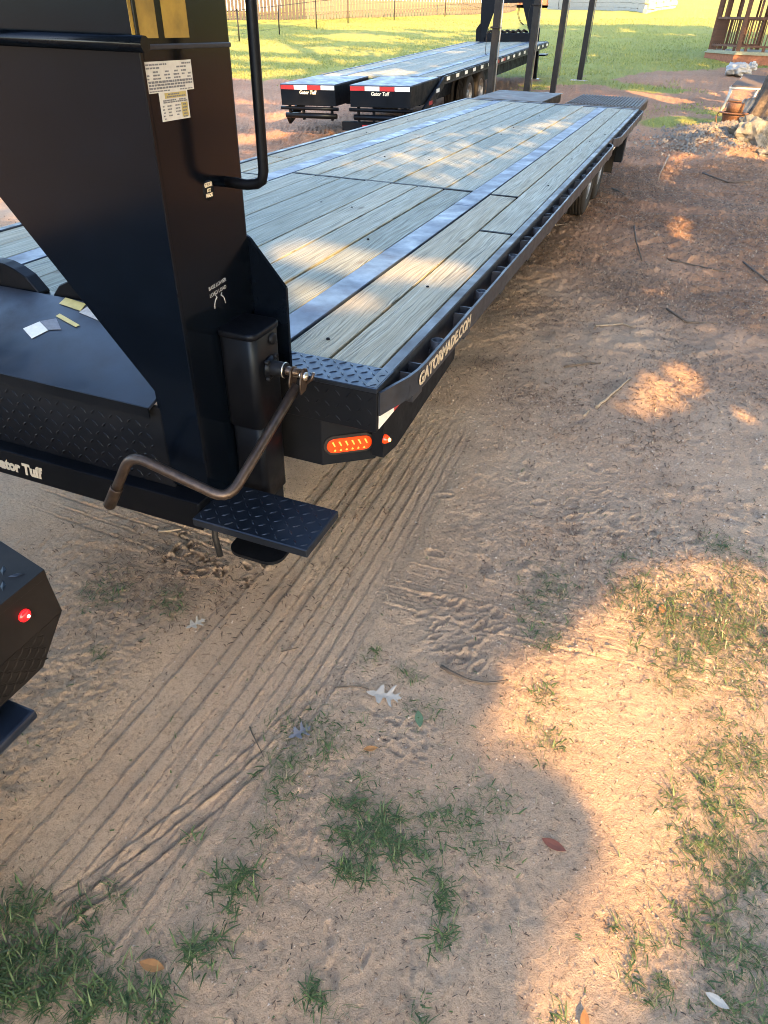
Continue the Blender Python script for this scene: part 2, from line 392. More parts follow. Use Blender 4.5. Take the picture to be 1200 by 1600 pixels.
# ------------------------------------------------------------------ ground sheet
def dents(x, y, h, spots, seed, n, r0, r1, dep, ecc=2.2, ang=None):
    """oval prints with raised rims scattered in boxes (x0,x1,y0,y1)"""
    g = np.random.default_rng(seed)
    for (x0, x1, y0, y1) in spots:
        for k in range(n):
            cx, cy = g.uniform(x0, x1), g.uniform(y0, y1); r = g.uniform(r0, r1)
            a = (g.uniform(0, math.pi) if ang is None else ang + g.normal(0, .3)); ca, sa = math.cos(a), math.sin(a)
            msk = (np.abs(x - cx) < 3.5 * r * ecc) & (np.abs(y - cy) < 3.5 * r * ecc)
            if not msk.any(): continue
            dx = x[msk] - cx; dy = y[msk] - cy
            dx = dx + .35 * r * vn(x[msk] / r * .9, y[msk] / r * .9, k + 200); dy = dy + .35 * r * vn(x[msk] / r * .9 + 7, y[msk] / r * .9, k + 300)
            u = (dx * ca + dy * sa) / (r * ecc); v = (-dx * sa + dy * ca) / r; d2 = u * u + v * v
            h[msk] += dep * g.uniform(.5, 1.2) * (-np.exp(-d2 * d2) + .45 * np.exp(-((np.sqrt(d2) - 1.45) / .35) ** 2))
def ground():
    ys = [-0.35]
    while ys[-1] < 230: ys.append(ys[-1] + max(.0054, .00068 * (ys[-1] ** 2 + 3.4)))
    ys = np.array([-160, -80, -40, -20, -10, -5, -2.5, -1.4, -.8] + ys)
    s = np.linspace(0, 1, 730)
    yc = np.clip(ys, 0, None)
    xl = -(1.75 + .72 * yc); xr = .95 + .125 * yc
    X = xl[:, None] + (xr - xl)[:, None] * s[None, :]
    off = np.array([.25, .8, 2, 4.5, 9, 18, 40, 90, 200])
    X = np.concatenate([xl[:, None] - off[::-1][None, :], X, xr[:, None] + off[None, :]], 1)
    Y = np.repeat(ys[:, None], X.shape[1], 1)
    nr, nc = X.shape; x = X.ravel(); y = Y.ravel()
    z = T(x, y)
    near = np.exp(-(np.clip(y - 3.5, 0, None) / 4) ** 2)
    wx = x + .03 * vn(x * 2.1, y * 2.1, 5); wy = y + .03 * vn(x * 2.1 + 9, y * 2.1, 6)
    h = np.zeros_like(x)
    # rib prints of tyres that ran along the trailer: grooves at fixed offsets across the track
    def ribs(c, half, offs, depth, wid, along, mask):
        """tread bands: terraces of slightly different depth with ragged edges between them"""
        g = np.zeros_like(c); lvl = 0.0; gg = np.random.default_rng(int(abs(offs[0][0]) * 1000))
        for o_, k in offs:
            wob = .006 * vn(along * 1.1 + o_ * 40, o_ * 31 + along * 0, 21) + .0028 * vn(along * 14, o_ * 77 + along * 0, 22) + .0017 * vn(along * 45, o_ * 57 + along * 0, 25)
            nl = gg.uniform(-.42, .42) - .25 * lvl; d = c - o_ - wob
            g += (nl - lvl) * sstep(-.0045, .0045, d); lvl = nl
            crumb = np.clip(.35 + .9 * vn(along * 38, c * 60 + o_ * 9, 23), 0, 1.3)
            g += k * 1.15 * crumb * np.exp(-((d - .003) / .0034) ** 2) - k * .55 * np.exp(-((d + .0055) / .0042) ** 2)
        fade = np.clip(.85 + .6 * fbm(c * 2, along * 1.1, 1.5, 3, 31), .42, 1.15)
        return depth * g * mask * fade
    m1 = sstep(-.02, .45, y + .05 * 0) * sstep(3.9, 2.6, y) 
    o1 = [(-1.285, .7), (-1.235, 1), (-1.19, .5), (-1.135, 1.1), (-1.085, .8), (-1.03, 1), (-.985, .6), (-.93, 1.2), (-.885, .7), (-.835, 1.15), (-.795, .8), (-.745, 1.1), (-.70, .6)]
    c1 = x - .035 * np.sin(y * 1.25 - .4) + .012 * (y - 1) ** 2 * np.exp(-((y - .3) / .9) ** 2)
    lat = sstep(-1.42, -1.30, x) * sstep(-.60, -.68, x)
    h += ribs(c1, .3, o1, .0074, .0075, y, m1 * lat)
    h -= .006 * m1 * sstep(-1.36, -1.25, x) * sstep(-.64, -.72, x)
    # the pair that peels off to the left at the near end
    c2 = x + .70 + .34 * np.clip(1.35 - y, 0, None) ** 1.5
    m2 = sstep(.15, .5, y) * sstep(1.7, 1.3, y)
    h += ribs(c2 - .0, .1, [(-.06, 1.0), (-.015, 1.2), (.03, 1.0)], .008, .007, y, m2 * sstep(-.13, -.09, c2) * sstep(.1, .06, c2))
    # cross ribs where a truck turned
    c3 = y - .10 * np.clip(x + .2, -1, 1.4) * .35 - .02 * np.sin(x * 3)
    m3 = sstep(-.80, -.55, x) * sstep(.95, .5, x) * np.clip(.6 + .9 * vn(x * 1.7, y * .3, 41), 0, 1)
    h += ribs(c3, .2, [(1.83, .8), (1.885, 1.1), (1.94, 1.), (1.99, 1.1), (2.045, .8), (2.1, .6)], .009, .0085, x, m3)
    m4 = sstep(-2.6, -2.3, x) * sstep(-1.25, -1.5, x)
    h += ribs(y + .05 * (x + 1.8), .2, [(1.72, 1), (1.78, .8), (1.84, 1.1), (1.90, .9)], .010, .009, x, m4)
    m5 = sstep(.0, .4, x) * sstep(6, 3, x)
    h += ribs(y - .12 * x - .03 * np.sin(2 * x), .2, [(2.92, 1.2), (3.0, .8), (3.07, .8), (3.4, .7)], .008, .016, x, m5)
    dents(x, y, h, [(-1.65, -1.2, 1.62, 1.86)], 3, 26, .006, .014, .013)
    dents(x, y, h, [(-.12, .22, 2.6, 2.95), (-.55, -.22, 1.62, 1.92)], 4, 24, .006, .013, .009, 2.8, .9)
    dents(x, y, h, [(-.52, -.30, 1.15, 1.33)], 5, 22, .007, .012, .0045, 1.8)
    dents(x, y, h, [(-.2, .4, .55, .95), (-.6, -.1, .45, .85)], 6, 14, .006, .014, .0035, 3.0, 2.2)
    dents(x, y, h, [(-.7, 1.2, 2.1, 4.5)], 8, 60, .015, .035, .008, 1.8)
    dents(x, y, h, [(-.9, 2.0, 4.5, 9.5)], 9, 90, .03, .08, .012, 2.0)
    smooth_zone = m1 * lat
    r1 = fbm(wx, wy, 7, 3, 50); r2 = fbm(wx, wy, 26, 3, 60, .6); r3 = fbm(x, y, 70, 2, 70, .7); r3 = r3 * 1.0
    rough = (1 - .72 * smooth_zone)
    h += near * rough * (.0020 * r1 + .0010 * r2 + .0013 * r3 * (.35 + 1.3 * sstep(-.1, .6, fbm(x, y, 1.1, 2, 90))))
    cl_ = np.abs(fbm(wx, wy, 9, 3, 77)); h += near * rough * .003 * (sstep(.55, .05, cl_) - .5) * sstep(-.2, .5, fbm(x, y, .9, 2, 79)) * -1
    far = 1 - near
    clod = sstep(3, 6, y) * sstep(19, 14, y)
    h += far * (.010 * r1 + .012 * r2) + clod * .012 * fbm(wx, wy, 3.2, 3, 80) + clod * .008 * sstep(.1, .5, fbm(wx, wy, 11, 3, 83))
    h += .05 * sstep(3, 8, y) * fbm(x, y, .45, 2, 85)
    h[(y < -.3) | (y > 60)] *= .3
    z = z + h - .0
    # masks
    edge = fbm(x, y, .22, 3, 101); e2 = fbm(x, y, 1.1, 3, 105)
    lawn = sg((y - (24.2 + 3.6 * sg((x + 6.5) / .8) + .10 * np.clip(-x - 4, 0, 8) + 1.2 * np.clip(x - .0, -4, 1) + 3.0 * edge + 1.5 * e2)) / .9)
    patch = .8 * np.exp(-((x - .2) / 1.6) ** 2 - ((y - 19.3) / 1.6) ** 2) + .9 * np.exp(-((x + .2) / 1.1) ** 2 - ((y - 17.4) / .9) ** 2)
    grass = np.clip(lawn + patch * (.6 + .5 * e2), 0, 1)
    grass = np.where(y < 12, 0, grass)
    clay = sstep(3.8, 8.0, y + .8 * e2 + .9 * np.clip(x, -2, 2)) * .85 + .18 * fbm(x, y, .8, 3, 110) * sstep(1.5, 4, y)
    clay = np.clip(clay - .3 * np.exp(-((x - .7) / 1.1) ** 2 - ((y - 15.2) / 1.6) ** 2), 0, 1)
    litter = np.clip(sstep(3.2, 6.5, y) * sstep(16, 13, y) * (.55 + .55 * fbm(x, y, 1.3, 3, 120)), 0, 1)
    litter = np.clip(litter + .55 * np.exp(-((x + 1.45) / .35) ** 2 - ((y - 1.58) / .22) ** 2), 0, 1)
    litter = np.clip(litter + .75 * sstep(17, 20, y) * sstep(33, 27, y) * (.6 + .5 * e2), 0, 1)  # far dirt band: shade painted into the colour through the litter mask
    relief = np.clip(.5 + h / .028, 0, 1); dust = np.clip(sstep(.0, .6, fbm(x, y, 1.9, 3, 130)) * near * .8 + .5 * smooth_zone, 0, 1)
    idx = np.arange(nr * nc).reshape(nr, nc)
    F = np.stack([idx[:-1, :-1], idx[:-1, 1:], idx[1:, 1:], idx[1:, :-1]], -1).reshape(-1, 4)
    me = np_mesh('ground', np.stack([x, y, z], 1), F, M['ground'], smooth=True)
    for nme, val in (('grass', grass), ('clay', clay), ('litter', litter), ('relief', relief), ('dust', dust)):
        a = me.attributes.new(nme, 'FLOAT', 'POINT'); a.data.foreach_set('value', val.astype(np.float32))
    o = bpy.data.objects.new('ground', me); col.objects.link(o); tag(o, kind='structure')
    return o
GROUND = ground()

# ------------------------------------------------------------------ wheel (shared by both trailers), axis along x, outer face at +x
def wheel_meshes(r=.385, w=.22):
    rot = Matrix.Rotation(math.pi / 2, 4, 'Y')
    t = MB()
    prof = [(.215, -w / 2 + .02), (.24, -w / 2), (.31, -w / 2 - .004), (.35, -w / 2 + .006), (.374, -w / 2 + .022)]
    for k in range(5):
        a = -w / 2 + .03 + k * (w - .06) / 5; b = a + (w - .06) / 5
        prof += [(r, a + .004), (r, b - .006), (r - .012, b - .004), (r - .012, b)]
    prof += [(.374, w / 2 - .022), (.35, w / 2 - .006), (.31, w / 2 + .004), (.24, w / 2), (.215, w / 2 - .02)]
    t.lathe(prof, 44, rot)
    me_t = bpy.data.meshes.new('tyre'); t.bm.to_mesh(me_t); t.bm.free(); me_t.materials.append(M['rubber'])
    q = MB()
    q.lathe([(.218, -w / 2 + .02), (.218, w / 2 - .015), (.205, w / 2 - .01), (.195, w / 2 - .03), (.185, w / 2 - .09), (.12, w / 2 - .12), (.085, w / 2 - .10), (.085, w / 2 - .04), (.05, w / 2 - .03), (.001, w / 2 - .03)], 32, rot)
    for k in range(8):
        a = 2 * math.pi * k / 8
        q.lathe([(.012, w / 2 - .13), (.012, w / 2 - .10), (.001, w / 2 - .10)], 6, rot @ Matrix.Translation((.105 * math.cos(a), .105 * math.sin(a), 0)))
    me_r = bpy.data.meshes.new('rim'); q.bm.to_mesh(me_r); q.bm.free(); me_r.materials.append(M['rim'])
    return me_t, me_r
TYRE, RIM = wheel_meshes()
def wheel(parent, x, y, z, flip=False):
    w = bpy.data.objects.new('wheel', None); col.objects.link(w); w.parent = parent; w.empty_display_size = .1
    w.location = (x, y, z); w.rotation_euler = (0, 0, math.pi if flip else 0); WM[w.name] = Matrix.Identity(4)
    share('tyre', TYRE, w); share('rim', RIM, w); return w

# ------------------------------------------------------------------ near trailer
XL, XR, ZD = -3.06, -.732, .95
YF, YP, YE = 1.71, 1.862, 11.02
XC = (XL + XR) / 2
ORG = Vector((XC, YF, 0))
t1 = empty('gooseneck_trailer', ORG)
tag(t1, 'long black gooseneck trailer with weathered plank deck filling the middle of the picture', 'trailer')
def W(p): return (p[0] - ORG.x, p[1] - ORG.y, p[2] - ORG.z)
# deck boards, one by one
EDGES = [-.732, -.916, -1.100, None, -1.2265] + [-1.2265 - k * .1893 for k in range(1, 8)] + [None, -2.685, -2.872, -3.06]
spans = [(-.916, -.732), (-1.100, -.916)] + [(-1.2265 - (k + 1) * .1893, -1.2265 - k * .1893) for k in range(7)] + [(-2.872, -2.685), (-3.06, -2.872)]
seams = [[3.72], [4.66]] + [[4.688]] * 7 + [[4.50], [5.2]]
def plank(x0, x1, y0, y1, dz, g=.0045):
    m = MB().box(x0 + g, x1 - g, y0 + .004, y1 - .004, ZD - .04 + dz, ZD + dz, bev=.0022)
    o = m.build('plank', M['plank'], t1); return o
for i, (x0, x1) in enumerate(spans):
    ye = [YP] + seams[i] + [YE - .06]
    for k, (a, b) in enumerate(zip(ye, ye[1:])):
        plank(x0, x1, a + (.012 if k else 0), b - (.012 if k == 0 else 0), random.uniform(-.004, .002), random.choice((.003, .004, .005, .0065)))
for xa, xb in ((-2.5515, -1.2275),): B('seam_bar', M['black2'], t1, xa, xb, 4.674, 4.702, ZD - .03, ZD + .0015)
for xa, xb, yy in ((-.914, -.733, 3.715), (-1.099, -.917, 4.655), (-2.872, -2.686, 4.495)): B('seam_bar', M['black2'], t1, xa, xb, yy - .004, yy + .018, ZD - .03, ZD + .001)
B('gap_shade_sheet', M['black2'], t1, -3.058, -.734, YP, YE - .06, ZD - .0475, ZD - .0455)  # added dark sheet, not a trailer part: gives the plank gaps their shade
# lag screws along the boards
sm = MB()
for (x0, x1) in spans:
    for yy in np.arange(2.05, 10.9, .61):
        if random.random() < .14:
            xx = random.uniform(x0 + .03, x1 - .03); sm.lathe([(.0075, ZD - .002), (.006, ZD + .0035), (.001, ZD + .004)], 7, Matrix.Translation((xx, yy + random.uniform(-.05, .05), 0)))
tag(sm.build('deck_screws', M['black2'], t1), kind='stuff')
# smooth steel strips let into the deck, in lengths
for (a, b) in ((-1.2255, -1.101), (-2.684, -2.5525)):
    st = MB()
    for y0, y1 in ((YP, 3.05), (3.053, 4.26), (4.263, 6.1), (6.103, 7.55), (7.553, 9.0), (9.003, YE - .06)):
        st.box(a + .003, b - .003, y0, y1, ZD - .03, ZD + .001 + random.uniform(-.0015, .0015), bev=.002)
    st.build('steel_strip', M['strip'], t1)
B('side_channel', M['edge'], t1, -.7285, -.685, YF + .005, YE, ZD - .15, ZD + .004, bev=.004)
B('side_channel', M['edge'], t1, -3.107, -3.0635, YF + .005, YE, ZD - .15, ZD + .004, bev=.004)
np_ = MB().box(-3.107, -.683, YF, YP - .002, ZD - .012, ZD + .003, bev=.002)
nose = np_.build('nose_plate', M['tread'], t1)
tag(MB().lozenges((-3.10, YF + .005, ZD + .003), (1, 0, 0), (0, 1, 0), (0, 0, 1), 2.41, .145, .030, .030, .0095, .0026).build('tread_bars', M['tread'], nose), kind='stuff')
B('rear_header', M['edge'], t1, -3.107, -.685, YE - .055, YE + .02, ZD - .15, ZD + .006, bev=.004)
# skirt under the nose, right of the neck and left of it
for s_, (xa, xb) in ((1, (-1.055, -.684)), (-1, (-3.106, -2.735))):
    sk = B('nose_skirt', M['black2'], t1, xa, xb, YF + .003, YF + .02, ZD - .148, ZD - .0125, bev=.002)
    tag(MB().lozenges((xa + .005, YF + .003, ZD - .145), (1, 0, 0), (0, 0, 1), (0, -1, 0), xb - xa - .01, .13, .033, .026, .008, .0016).build('tread_bars', M['black2'], sk), kind='stuff')
# lamp housing under the right end of the nose: flat face, then a face that turns back
hp = [(-1.055, YF + .012, .627), (-.880, YF + .012, .627), (-.735, 1.849, .627), (-.690, 1.93, .660), (-.690, 1.99, .627), (-1.055, 1.99, .627)]
lh = MB(); lh.prism([(-1.055, YF + .012, .627), (-.880, YF + .012, .627), (-.735, 1.835, .627), (-.735, 1.99, .627), (-1.055, 1.99, .627)], (0, 0, .174), .002)
lamp_house = lh.build('lamp_housing', M['black2'], t1)
lh = MB(); lh.prism([(-3.106 + (-.735 + 1.055) * 0, YF + .012, .627), (-2.735, YF + .012, .627), (-2.735, 1.99, .627), (-3.106, 1.99, .627)], (0, 0, .174), .002); lh.build('lamp_housing', M['black2'], t1)
# side plate right of the housing that carries tape and marker lamp
sp_ = MB(); sp_.prism([(-.735, 1.80, .66), (-.735, 1.80, .80), (-.735, 2.6, .80), (-.735, 2.6, .70), (-.735, 1.92, .64)], (.045, 0, 0), .002); sp_.build('side_plate', M['black2'], t1)
p0 = Vector((-.880, YF + .012, .0)); p1_ = Vector((-.735, 1.835, 0)); fu = (p1_ - p0).normalized(); fn = Vector((fu.y, -fu.x, 0))
cen = p0 + (p1_ - p0) * .50 + Vector((0, 0, .702))
def oval(u, n, c, L, Hh, d0, d1, name, mat, parent, k=14):
    pts = []
    r = Hh / 2
    for i in range(k + 1):
        a = -math.pi / 2 + math.pi * i / k; pts.append((L / 2 - r + r * math.cos(a), r * math.sin(a)))
    for i in range(k + 1):
        a = math.pi / 2 + math.pi * i / k; pts.append((-L / 2 + r + r * math.cos(a), r * math.sin(a)))
    m = MB(); m.prism([c + u * a + Vector((0, 0, b)) + n * d0 for a, b in pts], n * (d1 - d0), .0015)
    return m.build(name, mat, parent)
tl = oval(fu, fn, cen, .176, .072, -.01, .007, 'turn_signal', M['rubber'], t1)
tag(tl, 'lit orange oval turn signal')
lens = oval(fu, fn, cen, .155, .053, .007, .011, 'lens', M['amber'], tl)
ld = MB()
for k in range(6):
    c = cen + fu * (-.055 + k * .022) + fn * .0112 + Vector((0, 0, .006))
    ld.prism([c + fu * a + Vector((0, 0, b)) for a, b in ((-.006, .010), (.0, .011), (.007, -.006), (.003, -.008))], fn * .0012)
    c = cen + fu * (-.050 + k * .020) + fn * .0112 + Vector((0, 0, -.014))
    ld.prism([c + fu * a + Vector((0, 0, b)) for a, b in ((-.005, -.004), (.0, .003), (.004, -.003), (.0, -.006))], fn * .001)
ld.build('led', M['amber_hot'], tl)
mk = MB().lathe([(.016, 0), (.016, .006), (.011, .016), (.001, .019)], 14, basis((-.69, 1.80, .735), (0, 1, 0), (0, 0, 1)))
ml = mk.build('marker_lamp', M['amber'], t1)
MB().lathe([(.007, .017), (.006, .022), (.001, .024)], 10, basis((-.69, 1.80, .735), (0, 1, 0), (0, 0, 1))).build('bulb', M['amber_dot'], ml)
def strip(name, mat, x, y0, y1, z0, z1, parent, n=1, th=.0016):
    return MB().box(x, x + th * n, y0, y1, z0, z1).build(name, mat, parent)
strip('reflector_tape', M['white_tape'], -.6848, 1.735, 1.865, .806, .855, t1); strip('reflector_tape', M['red_tape'], -.6848, 1.868, 1.99, .806, .855, t1)
for k, yy in enumerate((2.9, 4.1, 5.3, 6.5, 8.2, 9.4)): 
    strip('reflector_tape', M['white_tape'], -.6848, yy, yy + .15, .806, .85, t1); strip('reflector_tape', M['red_tape'], -.6848, yy + .153, yy + .30, .806, .85, t1)
# rub rail on both sides: two runs each, ends bent back to the channel
def rub(side, y0, y1):
    sx = lambda d: (-.685 + d) if side > 0 else (-3.107 - d)
    def bar(pts):
        m = MB(); th = .010; bm = m.bm; ring = []
        n = len(pts)
        for i, (d, y) in enumerate(pts):
            a = Vector(pts[max(i - 1, 0)]); b = Vector(pts[min(i + 1, n - 1)]); t = (b - a).normalized(); nn = Vector((t.y, -t.x)) * th / 2
            c = [(d + nn.x, y + nn.y), (d - nn.x, y - nn.y)]
            ring.append([bm.verts.new((sx(c[0][0]), c[0][1], .858)), bm.verts.new((sx(c[0][0]), c[0][1], .936)), bm.verts.new((sx(c[1][0]), c[1][1], .936)), bm.verts.new((sx(c[1][0]), c[1][1], .858))])
        for a, b in zip(ring, ring[1:]):
            for k in range(4): bm.faces.new((a[k], a[(k + 1) % 4], b[(k + 1) % 4], b[k]))
        bm.faces.new(ring[0]); bm.faces.new(ring[-1][::-1]); bmesh.ops.recalc_face_normals(bm, faces=bm.faces[:]); return m
    pts = [(.003, y0), (.022, y0 + .07), (.044, y0 + .145), (.054, y0 + .21), (.057, y0 + .27), (.057, y1 - .22), (.054, y1 - .15), (.042, y1 - .09), (.003, y1 - .01)]
    return bar(pts).build('rub_rail', M['edge'], t1)
rail = rub(1, 1.725, 7.62); rub(1, 7.95, YE + .12); rub(-1, 1.725, 7.62); rub(-1, 7.95, YE + .12)
text('lettering', 'GATORMADE.COM', .064, M['tan_letter'], t1, basis((-.6218, 2.235, .897), (0, 1, 0), (0, 0, 1)), bold=.002, width=.61)
# stake pockets and pipe spools between channel and rub rail
def pocket_mesh():
    m = MB(); t = .006
    m.box(0, .050, -.045, -.045 + t, -.10, 0); m.box(0, .050, .045 - t, .045, -.10, 0); m.box(.050 - t, .050, -.045 + t, .045 - t, -.10, 0)
    me = bpy.data.meshes.new('stake_pocket'); m.bm.to_mesh(me); m.bm.free(); me.materials.append(M['edge']); return me
PK = pocket_mesh()
def spool_mesh():
    m = MB(); m.lathe([(.019, -.085), (.025, -.085), (.025, 0), (.019, 0), (.019, -.085)], 14, Matrix.Translation((.026, 0, 0)))
    m.box(.0, .052, -.012, .012, -.055, -.035)
    me = bpy.data.meshes.new('pipe_spool'); m.bm.to_mesh(me); m.bm.free(); me.materials.append(M['edge']); return me
SPL = spool_mesh()
yy = 1.955; k = 0
while yy < YE:
    if not 7.5 < yy < 8.05:
        for s_ in (1, -1):
            share('stake_pocket', PK, t1, W((-.6845 if s_ > 0 else -3.1075, yy, .928)), (0, 0, 0) if s_ > 0 else (0, 0, math.pi))
    if not 7.3 < yy + .28 < 8.05 and yy + .28 < YE:
        for s_ in (1, -1): share('pipe_spool', SPL, t1, W((-.6845 if s_ > 0 else -3.1075, yy + .27, .925)), (0, 0, 0) if s_ > 0 else (0, 0, math.pi))
    yy += .60; k += 1
# rusty bit of strap seen through the rail
# frame underneath
for x in (-1.36, -2.43):
    mb = MB(); mb.box(x - .06, x + .06, 1.75, YE - .1, .76, .775); mb.box(x - .06, x + .06, 1.75, YE - .1, .44, .455); mb.box(x - .006, x + .006, 1.75, YE - .1, .455, .76)
    mb.build('main_beam', M['black2'], t1)
cm = MB()
cm.box(-3.06, -.735, 0, .06, -.10, -.095); cm.box(-3.06, -.735, .056, .06, -.18, -.10); me = bpy.data.meshes.new('cross_member'); cm.bm.to_mesh(me); cm.bm.free(); me.materials.append(M['black2'])
for yy in np.arange(2.1, 10.9, .62): share('cross_member', me, t1, (-ORG.x, yy - ORG.y, ZD + .05))
# axles and four dual wheel pairs
for yy in (8.50, 9.42):
    z = .475
    MB().tube([(-.95, yy, z), (-2.85, yy, z)], .065, 14).build('axle', M['black2'], t1)
    for x, fl in ((-.99, False), (-1.25, True), (-2.80, True), (-2.54, False)): wheel(t1, *W((x, yy, z)), flip=fl)
B('mudflap', M['rubber'], t1, -1.4, -.82, 10.25, 10.26, .28, .80)
B('hanger', M['black2'], t1, -.80, -.70, 9.95, 10.12, .45, .80, bev=.01)
# folded ramps behind the deck
def ramp_box(xa, xb, mat_top, ribbed):
    rb = B('ramp', M['black'], t1, xa, xb, 11.10, 12.72, ZD - .11, ZD - .012, bev=.006)
    tp = B('ramp_top', mat_top, rb, xa + .0, xb, 11.10, 12.72, ZD - .0105, ZD + .010, bev=.004)
    if ribbed:
        m = MB()
        for x in np.arange(xa + .03, xb - .02, .045): m.box(x, x + .018, 11.13, 12.69, ZD + .011, ZD + .024)
        tag(m.build('traction_bars', mat_top, rb), kind='stuff')
    B('ramp_hinge', M['black2'], t1, xa + .05, xb - .05, 11.04, 11.098, ZD - .10, ZD - .03, bev=.008)
M['ramp'] = simple('dusty_ramp_steel', (.055, .044, .038), .5, .2, .4, 12, .1, dirt=.3)
ramp_box(-3.02, -2.02, M['ramp'], False); ramp_box(-1.70, -.69, M['ramp'], True)
# --- the gooseneck: two tapered uprights, front plate, toolbox between
GX, GY0, GY1 = -1.073, 1.345, 1.69
def mirror(x): return 2 * XC - x
for s_ in (1, -1):
    f = (lambda x: x) if s_ > 0 else mirror
    a, b = sorted((f(-1.205), f(GX)))
    up = B('upright', M['gooseneck'], t1, a, b, GY0 + .012, GY1, .655, 2.35, bev=.006)
    # tapered front web: narrow at the bottom, wide at the top
    m = MB(); m.prism([(f(GX + .004), GY0, .70), (f(-1.2), GY0, .70), (f(-1.2), GY0, 1.005), (f(-1.885), GY0, 1.855), (f(-1.885), GY0, 2.35), (f(GX + .004), GY0, 2.35)], (0, .012, 0), .002)
    m.build('front_web', M['gooseneck'], up)
    m = MB(); m.prism([(f(-1.21), GY0 + .012, 1.02), (f(-1.885), GY0 + .012, 1.86), (f(-1.885), GY0 + .012, 1.875), (f(-1.21), GY0 + .012, 1.035)], (0, GY1 - GY0 - .012, 0)); m.build('web_flange', M['gooseneck'], up)
    m = MB(); m.prism([(f(GX - .01), GY1 + .001, .955), (f(GX - .01), GY1 + .001, 1.355), (f(GX + .004), GY1 + .001, 1.348), (f(-.961), GY1 + .001, 1.222), (f(-.961), GY1 + .001, .957)], (0, .011, 0), .002)
    m.build('gusset', M['gooseneck'], up)
    B('weld_bead', M['edge'], up, *(sorted((f(GX - .0), f(GX + .006)))), GY0 + .03, GY1 - .004, 1.786, 1.796, bev=.002)
    # neck beam going forward to the truck, above the frame
    m = MB(); m.prism([(f(-1.30), GY0 + .03, 2.05), (f(-1.42), GY0 + .03, 2.05), (f(-1.42), GY0 + .03, 2.30), (f(-1.30), GY0 + .03, 2.30)], (.42 * s_ * -1, -2.5, 0), .004); m.build('neck_beam', M['gooseneck'], t1)
MB().tube([(mirror(GX) + .02, GY0 - .030, 1.798), (GX + .045, GY0 - .030, 1.798)], .0145, 14).build('cross_pipe', M['gooseneck'], t1)
B('coupler_head', M['gooseneck'], t1, XC - .25, XC + .25, -1.35, -1.0, 1.55, 2.30, bev=.02)
# grab handle standing off the right upright
hx = -.965
MB().tube([(GX - .005, 1.615, 1.502), (GX + .06, 1.617, 1.500), (hx - .022, 1.62, 1.504), (hx - .006, 1.62, 1.513), (hx, 1.62, 1.535), (hx, 1.62, 1.75), (hx, 1.62, 2.1), (hx - .006, 1.62, 2.125), (hx - .022, 1.62, 2.135), (GX - .005, 1.615, 2.14)], .0130, 12).build('grab_handle', M['black'], t1)
# paper labels on the right face: y runs along the trailer
def plate(name, mat, y0, y1, z0, z1, d=.0008, parent=t1, x=GX):
    return MB().box(x + d - .0007, x + d, y0, y1, z0, z1).build(name, mat, parent)
l1 = plate('data_label', M['label'], 1.357, 1.521, 1.710, 1.766)
ink = MB()
def line(m, y0, y1, z0, z1, d): m.box(GX + d - .0004, GX + d, y0, y1, z0, z1)
for r_, (z, hh, segs) in enumerate(((1.7605, .003, [(.02, .45), (.78, .98)]), (1.7545, .003, [(.02, .30), (.66, .88)]), (1.7475, .003, [(.15, .25), (.40, .48), (.60, .68), (.75, .86)]), (1.7415, .003, [(.02, .07), (.15, .28), (.38, .50), (.58, .70), (.76, .82), (.9, .97)]), (1.7355, .0028, [(.02, .06), (.14, .30), (.40, .5), (.58, .72), (.88, .95)]), (1.7295, .0042, [(.03, .98)]), (1.7240, .0036, [(.03, .97)]), (1.7185, .0036, [(.03, .80)]), (1.7130, .0022, [(.03, .45), (.68, .97)]))):
    for a, b in segs:
        y = 1.357 + .164 * a; ye = 1.357 + .164 * b
        while y < ye:
            w_ = random.uniform(.004, .012); line(ink, y, min(y + w_, ye), z - hh / 2, z + hh / 2, .0013); y += w_ + .0022
ink.build('print', M['label_ink'], l1)
l2 = plate('data_label', M['label'], 1.391, 1.493, 1.656, 1.711, .0012)
plate('yellow_panel', M['label_yellow'], 1.410, 1.487, 1.698, 1.7085, .0017, l2); plate('yellow_panel', M['label_yellow'], 1.465, 1.488, 1.660, 1.688, .0017, l2)
ink = MB()
for z, segs in ((1.7055, [(.30, .70)]), (1.701, [(.25, .9)]), (1.6945, [(.1, .55), (.66, .9)]), (1.691, [(.1, .95)]), (1.684, [(.06, .12), (.22, .38), (.5, .68), (.78, .9)]), (1.678, [(.05, .12), (.22, .36), (.5, .66), (.76, .92)]), (1.672, [(.07, .14), (.24, .34), (.5, .68), (.76, .9)]), (1.666, [(.05, .12), (.24, .36), (.52, .6), (.78, .9)]), (1.6605, [(.08, .14), (.76, .9)])):
    for a, b in segs:
        y = 1.391 + .102 * a; ye = 1.391 + .102 * b
        while y < ye:
            w_ = random.uniform(.003, .009); line(ink, y, min(y + w_, ye), z - .0013, z + .0013, .0021); y += w_ + .0016
ink.build('print', M['label_ink'], l2)
